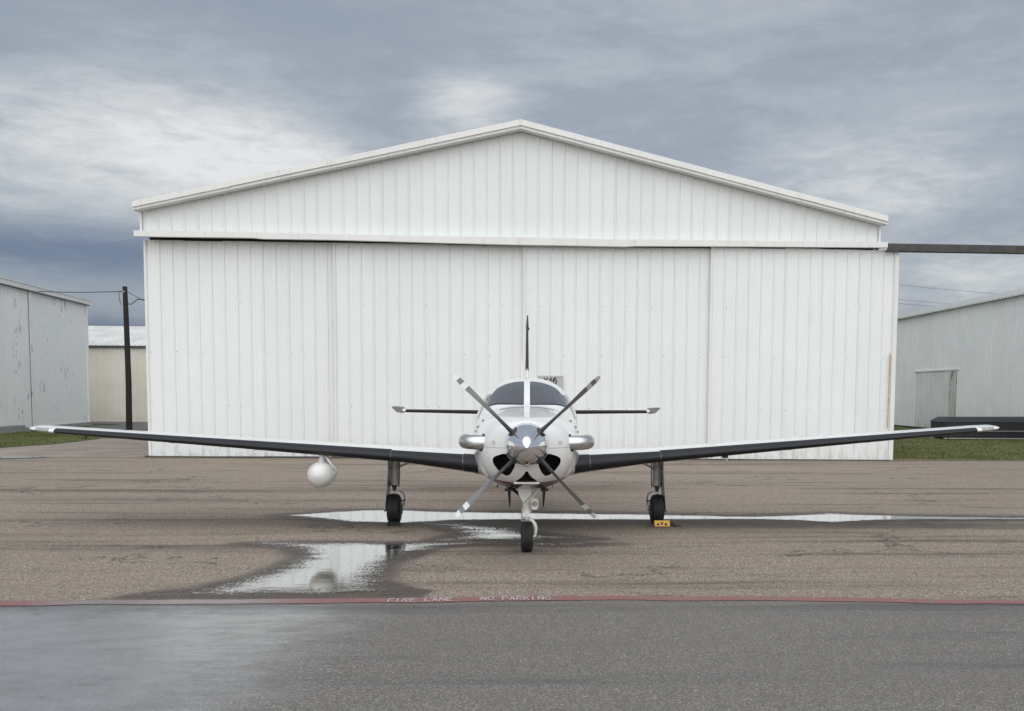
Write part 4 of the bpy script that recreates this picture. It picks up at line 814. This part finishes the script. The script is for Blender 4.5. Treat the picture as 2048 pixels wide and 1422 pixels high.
# tail
def tail_surf(pts, axis):
    """pts: (span position vector, chord, thickness ratio); symmetrical sections"""
    rings = []
    for p, ch_, th in pts:
        rg = []
        for x, c_, t in WUP+WLO[-2:0:-1]: rg.append(Vector(p)+Vector((0, x*ch_, t*th*ch_)) if axis == 'X' else Vector(p)+Vector((t*th*ch_, x*ch_, 0)))
        rings.append(rg)
    return MB().loft(rings)
def tail_boot(pts, axis, xc, off):
    rings = []
    for p, ch_, th in pts:
        o_, i_ = [], []
        for x, sg_ in [(xc*v*v, 1) for v in np.linspace(1, 0, 7)]+[(xc*v*v, -1) for v in np.linspace(0, 1, 7)[1:]]:
            t = 5*(.2969*math.sqrt(x)-.126*x-.3516*x*x+.2843*x**3-.1036*x**4)*sg_*th*ch_; k = off*(.4 if x > xc*.95 else 1)
            fwd = -off*(1-x/xc); e = t+math.copysign(k*min(1, abs(t)/(.3*th*ch_*.2+1e-9)), sg_) if x > 0 else 0
            o_.append(Vector(p)+(Vector((0, x*ch_+fwd, e)) if axis == 'X' else Vector((e, x*ch_+fwd, 0)))); i_.append(Vector(p)+(Vector((0, x*ch_+.02, t*.6)) if axis == 'X' else Vector((t*.6, x*ch_+.02, 0))))
        rings.append(o_+i_[::-1])
    return MB().loft(rings)
for s_ in (-1, 1):
    zt = 1.446 if s_ < 0 else 1.458
    stab = part('stabilizer', tail_surf([((s_*.05, 18.05, zt-.01), .95, .105), ((s_*2.26, 18.32, zt+.008), .68, .10)], 'X'), M['white'], ap, 35)
    part('deice_boot', tail_boot([((s_*.20, 18.07, zt-.01), .93, .105), ((s_*2.20, 18.315, zt+.008), .68, .10)], 'X', .09, .004), M['boot'], stab, 40)
    mb = MB(); mb.loft([[Vector((s_*2.27, 18.30+.68*a_, zt+.012+b_)) for a_, b_ in ((0, -.045), (0, .055), (.5, .06), (1, .01), (1, -.01), (.5, -.05))], [Vector((s_*2.36, 18.33+.66*a_, zt+.03+b_)) for a_, b_ in ((0, -.05), (0, .055), (.5, .05), (1, .01), (1, -.01), (.5, -.04))], [Vector((s_*2.455, 18.40+.60*a_, zt+.07+b_)) for a_, b_ in ((0, -.012), (0, .012), (.5, .012), (1, .006), (1, -.006), (.5, -.012))]])
    part('elevator_horn', mb, M['hatch'], stab, 30)
    part('elevator', MB().hexa([(s_*.12, 18.99, zt-.015), (s_*2.25, 18.98, zt-.006), (s_*2.25, 19.22, zt+.004), (s_*.12, 19.35, zt-.012)], [(s_*.12, 18.99, zt+.012), (s_*2.25, 18.98, zt+.022), (s_*2.25, 19.22, zt+.01), (s_*.12, 19.35, zt-.004)]), M['white'], stab)
    for k in range(3): xx = s_*(1.0+.5*k); part('static_wick', MB().tube([(xx, 19.24, zt), (xx+s_*.04, 19.4, zt-.05)], .004, 6), M['black_metal'], stab)
    part('root_fillet', MB().box((s_*.12-.09, 18.1, zt-.10), (s_*.12+.09, 18.5, zt-.055)), M['hatch'], stab)
fin = part('tail_fin', tail_surf([((0, 16.85, 1.80), 2.0, .042), ((0, 17.30, 2.15), 1.62, .045), ((0, 18.28, 3.02), .85, .052), ((0, 18.42, 3.12), .70, .05), ((0, 18.62, 3.16), .40, .03)], 'Z'), M['white'], ap, 35)
part('deice_boot', tail_boot([((0, 17.34, 2.185), 1.59, .046), ((0, 18.20, 2.95), .91, .053), ((0, 18.285, 3.02), .85, .053)], 'Z', .10, .004), M['boot'], fin, 40)
part('rudder_cap', MB().hexa([(-.024, 18.22, 2.96), (.028, 18.22, 2.96), (.020, 18.9, 2.96), (-.016, 18.9, 2.96)], [(-.006, 18.45, 3.205), (.016, 18.45, 3.205), (.012, 18.9, 3.205), (-.004, 18.9, 3.205)]), M['black_metal'], fin)
part('beacon', MB().lathe([(0, .02), (.03, .02), (.05, .008)], (.02, 18.3, 2.93), 'Z', 10), M['black_metal'], fin, 40)
part('antenna', MB().tube([(-.07, 14.6, 1.99), (-.075, 14.75, 2.15), (-.08, 14.85, 2.31)], [.014, .010, .006], 8), M['gear_white'], ap, 50)
part('antenna', MB().hexa([(-.008, 14.9, 1.98), (.008, 14.9, 1.98), (.008, 15.2, 1.98), (-.008, 15.2, 1.98)], [(-.004, 15.05, 2.16), (.004, 15.05, 2.16), (.004, 15.2, 2.16), (-.004, 15.2, 2.16)]), M['gear_white'], ap)
# radar pod on the right wing (left in the photograph)
px0, pz0 = -2.64, .725
pod = part('radar_pod', MB().lathe([(0, .004), (.006, .036), (.025, .078), (.06, .117), (.11, .147), (.17, .163), (.24, .168), (.34, .165), (.50, .150), (.70, .118), (.90, .070), (1.05, .025), (1.10, .004)], (px0, 12.74, pz0), 'Y', 36), M['podwhite'], ap, 60, label='round white radar pod hanging under the wing')
rings = []
for zz, hw, y0, y1 in ((.86, .062, 12.92, 13.42), (.93, .050, 12.97, 13.44), (.965, .054, 13.0, 13.46), (.995, .085, 13.03, 13.55), (1.02, .14, 13.06, 13.65)):
    rings.append([Vector((px0+hw*math.sin(q), (y0+y1)/2-(y1-y0)/2*math.cos(q), zz)) for q in np.linspace(0, 2*math.pi, 21)[:-1]])
part('pylon', MB().loft(rings), M['podwhite'], pod, 50)
part('cable_fairing', MB().tube([(px0+.05, 13.03, .955), (px0+.085, 13.0, .92), (px0+.125, 12.98, .87), (px0+.155, 13.0, .81), (px0+.168, 13.06, .76)], [.010, .014, .014, .012, .006], 8), M['podwhite'], pod, 60)
# landing gear
def tyre(cx, cy, R_, W_):
    pr = [(-W_*.46, R_*.52), (-W_*.50, R_*.62), (-W_*.50, R_*.80), (-W_*.44, R_*.92), (-W_*.36, R_*.975)]
    for g_ in (-.24, -.08, .08, .24): pr += [(W_*(g_-.03), R_*(1-.02*abs(g_)*4)), (W_*(g_-.02), R_*.975), (W_*(g_+.02), R_*.975), (W_*(g_+.03), R_*(1-.02*abs(g_)*4))]
    pr += [(W_*.36, R_*.975), (W_*.44, R_*.92), (W_*.50, R_*.80), (W_*.50, R_*.62), (W_*.46, R_*.52)]
    return MB().lathe(pr, (cx, cy, R_), 'X', 44)
ng = part('nose_gear', MB().tube([(0, 11.33, .72), (0, 11.31, .58), (0, 11.30, .46)], [.048, .046, .044], 20), M['gear_white'], ap, 50)
part('tyre', tyre(.004, 11.25, .176, .136), M['tyre'], ng, 35)
part('wheel_hub', MB().lathe([(-.058, .085), (-.045, .092), (.045, .092), (.058, .085)], (.004, 11.25, .176), 'X', 24), M['gear_grey'], ng, 40)
part('trunnion', MB().hexa([(-.042, 11.25, .565), (.042, 11.25, .565), (.042, 11.36, .565), (-.042, 11.36, .565)], [(-.092, 11.25, .66), (.05, 11.25, .66), (.05, 11.36, .66), (-.092, 11.36, .66)]).box((-.092, 11.25, .66), (.05, 11.36, .74)), M['gear_white'], ng)
part('piston', MB().tube([(0, 11.30, .47), (0, 11.29, .385)], .027, 16), M['steel'], ng, 50)
part('collar', MB().lathe([(-.035, .050), (-.03, .056), (.01, .056), (.015, .050)], (0, 11.30, .475), 'Z', 20), M['gear_white'], ng, 40)
part('torque_link', MB().hexa([(-.008, 11.20, .375), (.012, 11.20, .375), (.012, 11.23, .375), (-.008, 11.23, .375)], [(-.04, 11.235, .46), (.042, 11.235, .46), (.042, 11.265, .46), (-.04, 11.265, .46)]), M['gear_white'], ng)
part('torque_link', MB().hexa([(-.045, 11.235, .345), (.046, 11.235, .345), (.046, 11.265, .345), (-.045, 11.265, .345)], [(-.008, 11.20, .40), (.012, 11.20, .40), (.012, 11.23, .40), (-.008, 11.23, .40)]), M['gear_grey'], ng)
part('fork', MB().tube([(-.03, 11.28, .375), (.02, 11.275, .372), (.06, 11.265, .352), (.090, 11.258, .315), (.103, 11.252, .27), (.100, 11.25, .22), (.090, 11.25, .176)], [.026, .028, .027, .025, .023, .020, .016], 14), M['gear_white'], ng, 60)
part('axle', MB().tube([(.055, 11.25, .176), (.108, 11.25, .176)], .018, 12), M['steel'], ng, 40)
lb = part('landing_light_box', MB().box((.050, 11.20, .487), (.132, 11.225, .613)), M['gear_white'], ng)
part('light_lens', MB().lathe([(-.012, .030), (-.004, .034), (0, .034)], (.091, 11.199, .552), 'Y', 20), M['lens'], lb, 40)
for bxp, bzp in ((.059, .497), (.123, .497), (.059, .603), (.123, .603)): part('bolt', MB().lathe([(-.004, .006), (0, .006)], (bxp, 11.199, bzp), 'Y', 8), M['black_metal'], lb)
part('bracket', MB().tube([(.03, 11.25, .58), (.062, 11.215, .61)], .008, 8), M['gear_white'], ng)
part('hose', MB().tube([(.10, 11.30, .70), (.05, 11.24, .64), (-.02, 11.225, .57), (-.05, 11.235, .49), (-.055, 11.24, .42), (-.03, 11.25, .37)], .0065, 8), M['gear_grey'], ng, 60)
part('hose', MB().tube([(.14, 11.33, .72), (.09, 11.27, .65), (.04, 11.24, .60)], .008, 8), M['gear_white'], ng, 60)
part('drag_link', MB().tube([(-.17, 11.5, .70), (-.09, 11.36, .645)], .018, 10), M['black_metal'], ng, 50)
part('steering_arm', MB().tube([(-.052, 11.25, .40), (-.058, 11.245, .36), (-.03, 11.25, .345)], .008, 8), M['gear_grey'], ng, 50)
for s_ in (-1, 1):
    part('nose_gear_door', MB().hexa([(s_*.195-.006, 11.5, .48), (s_*.195+.006, 11.5, .48), (s_*.195+.006, 12.1, .52), (s_*.195-.006, 12.1, .52)], [(s_*.205-.014, 11.4, .70), (s_*.205+.014, 11.4, .70), (s_*.205+.014, 12.15, .70), (s_*.205-.014, 12.15, .70)]), M['black_metal'], ap)
    part('door_hinge', MB().box((s_*.205-.045, 11.4, .675), (s_*.205+.045, 11.46, .70)), M['black_metal'], ap)
part('drain_mast', MB().tube([(.32, 11.9, .72), (.32, 11.9, .66)], .012, 8), M['steel'], ap)
part('drain_mast', MB().tube([(-.34, 11.9, .72), (-.35, 11.9, .67)], .008, 8), M['black_metal'], ap)
for s_ in (-1, 1):
    cx = s_*1.81; Yg = 13.75
    mg = part('main_gear', MB().tube([(s_*1.795, Yg, .93), (s_*1.80, Yg, .72), (s_*1.80, Yg, .515)], [.056, .054, .052], 20), M['gear_grey'], ap, 50)
    part('tyre', tyre(cx, Yg, .203, .172), M['tyre'], mg, 35)
    part('wheel_hub', MB().lathe([(-.07, .10), (-.055, .107), (.055, .107), (.07, .10)], (cx, Yg, .203), 'X', 26), M['gear_grey'], mg, 40)
    part('collar', MB().lathe([(-.02, .052), (-.015, .062), (.02, .062), (.025, .052)], (s_*1.80, Yg, .53), 'Z', 20), M['gear_grey'], mg, 40)
    part('collar', MB().lathe([(-.02, .052), (-.015, .064), (.02, .064), (.025, .052)], (s_*1.80, Yg, .76), 'Z', 20), M['gear_grey'], mg, 40)
    part('piston', MB().tube([(s_*1.80, Yg, .52), (s_*1.80, Yg, .425)], .028, 16), M['steel'], mg, 50)
    part('torque_link', MB().hexa([(s_*1.80-.015, Yg-.10, .45), (s_*1.80+.015, Yg-.10, .45), (s_*1.80+.015, Yg-.075, .45), (s_*1.80-.015, Yg-.075, .45)], [(s_*1.80-.04, Yg-.06, .53), (s_*1.80+.04, Yg-.06, .53), (s_*1.80+.04, Yg-.035, .53), (s_*1.80-.04, Yg-.035, .53)]), M['black_metal'], mg)
    ix = s_*-1
    part('fork', MB().tube([(s_*1.825, Yg, .428), (s_*1.79, Yg, .43), (s_*1.745, Yg, .412), (s_*1.705, Yg, .37), (s_*1.688, Yg, .31), (s_*1.685, Yg, .25), (s_*1.688, Yg, .203)], [.026, .031, .030, .028, .026, .024, .022], 14), M['gear_white'], mg, 60)
    part('axle', MB().tube([(s_*1.73, Yg, .203), (s_*1.675, Yg, .203)], .024, 12), M['steel'], mg, 40)
    part('brake_disc', MB().lathe([(-.006, .095), (.006, .095)], (s_*1.713, Yg, .203), 'X', 30), M['steel'], mg, 30)
    part('brake_caliper', MB().box((min(s_*1.69, s_*1.722), Yg-.11, .135), (max(s_*1.69, s_*1.722), Yg-.05, .255)), M['black_metal'], mg)
    part('brake_line', MB().tube([(s_*1.73, Yg-.03, .44), (s_*1.69, Yg-.05, .43), (s_*1.667, Yg-.05, .39), (s_*1.665, Yg-.04, .33), (s_*1.68, Yg-.06, .25)], .006, 8), M['black_metal'], mg, 60)
    part('hose_clamp', MB().lathe([(-.008, .032), (.008, .032)], (s_*1.687, Yg, .315), 'Z', 14), M['black_metal'], mg)
    for ox in (-.075, .065): part('brake_line', MB().tube([(s_*1.80+ox, Yg-.03, .90), (s_*1.80+ox*1.05, Yg-.04, .70), (s_*1.80+ox*.9, Yg-.03, .50)], .007, 8), M['black_metal'], mg, 60)
    gd = part('gear_door', MB().loft([[Vector((s_*x-.007, Yg-hw, zz)), Vector((s_*x+.007, Yg-hw, zz)), Vector((s_*x+.007, Yg+hw, zz)), Vector((s_*x-.007, Yg+hw, zz))] for x, zz, hw in ((1.868, .90, .17), (1.872, .72, .18), (1.885, .55, .19), (1.905, .36, .18), (1.922, .20, .14), (1.93, .165, .10))]), M['gear_grey'], mg, 30)
    part('door_link', MB().tube([(s_*1.83, Yg-.03, .54), (s_*1.885, Yg-.03, .555)], .009, 8), M['black_metal'], mg)
    part('side_brace', MB().tube([(s_*1.78, Yg-.06, .76), (s_*1.62, Yg-.10, .835), (s_*1.50, Yg-.12, .88)], [.012, .012, .012], 8), M['steel'], mg)
    part('side_brace', MB().tube([(s_*1.79, Yg-.02, .745), (s_*1.63, Yg-.06, .82), (s_*1.51, Yg-.08, .865)], [.008, .008, .008], 8), M['black_metal'], mg)

# ------------------------------------------------------------------ wheel chocks
ck = thing('wheel_chock', (1.838, 13.44, 0), 'yellow plastic wheel chock with dark triangles in front of the right main wheel', 'chock')
x0, x1, y0 = 1.735, 1.945, 13.40
mb = MB().hexa([(x0+.008, y0, .002), (x1, y0, .002), (x1, y0+.15, .002), (x0+.008, y0+.15, .002)], [(x0, y0+.02, .078), (x1, y0+.02, .078), (x1, y0+.06, .078), (x0, y0+.06, .078)]); part('body', mb, M['yellow'], ck)
def face_pt(x, zz): return (x, y0-.002+.02*zz/.078, zz)
for xc, up in ((1.785, 1), (1.838, -1), (1.891, 1)):
    pts = [(xc-.027, .016), (xc+.027, .016), (xc, .056)] if up > 0 else [(xc-.027, .056), (xc+.027, .056), (xc, .016)]
    part('triangle', MB().add([face_pt(*p) for p in pts]+[(p[0], y0+.03, p[1]) for p in pts], [(0, 1, 2), (3, 5, 4), (0, 3, 4, 1), (1, 4, 5, 2), (2, 5, 3, 0)]), M['ink'], ck)
part('rope', MB().tube([(1.93, 13.46, .045), (1.98, 13.44, .05), (2.03, 13.42, .012), (2.00, 13.47, .010), (1.98, 13.6, .010), (1.93, 13.8, .012)], .008, 8), M['rope'], ck, 60)
part('rope', MB().tube([(1.94, 13.42, .03), (2.0, 13.38, .010), (2.08, 13.40, .010), (2.10, 13.44, .010)], .007, 8), M['rope'], ck, 60)
solo('wheel_chock', MB().hexa([(-1.88, 13.46, .006), (-1.70, 13.46, .006), (-1.70, 13.58, .006), (-1.88, 13.58, .006)], [(-1.87, 13.50, .045), (-1.71, 13.50, .045), (-1.71, 13.56, .045), (-1.87, 13.56, .045)]), M['tyre'], (-1.79, 13.52, .006), 'small black rubber wheel chock under the left main wheel', 'chock')
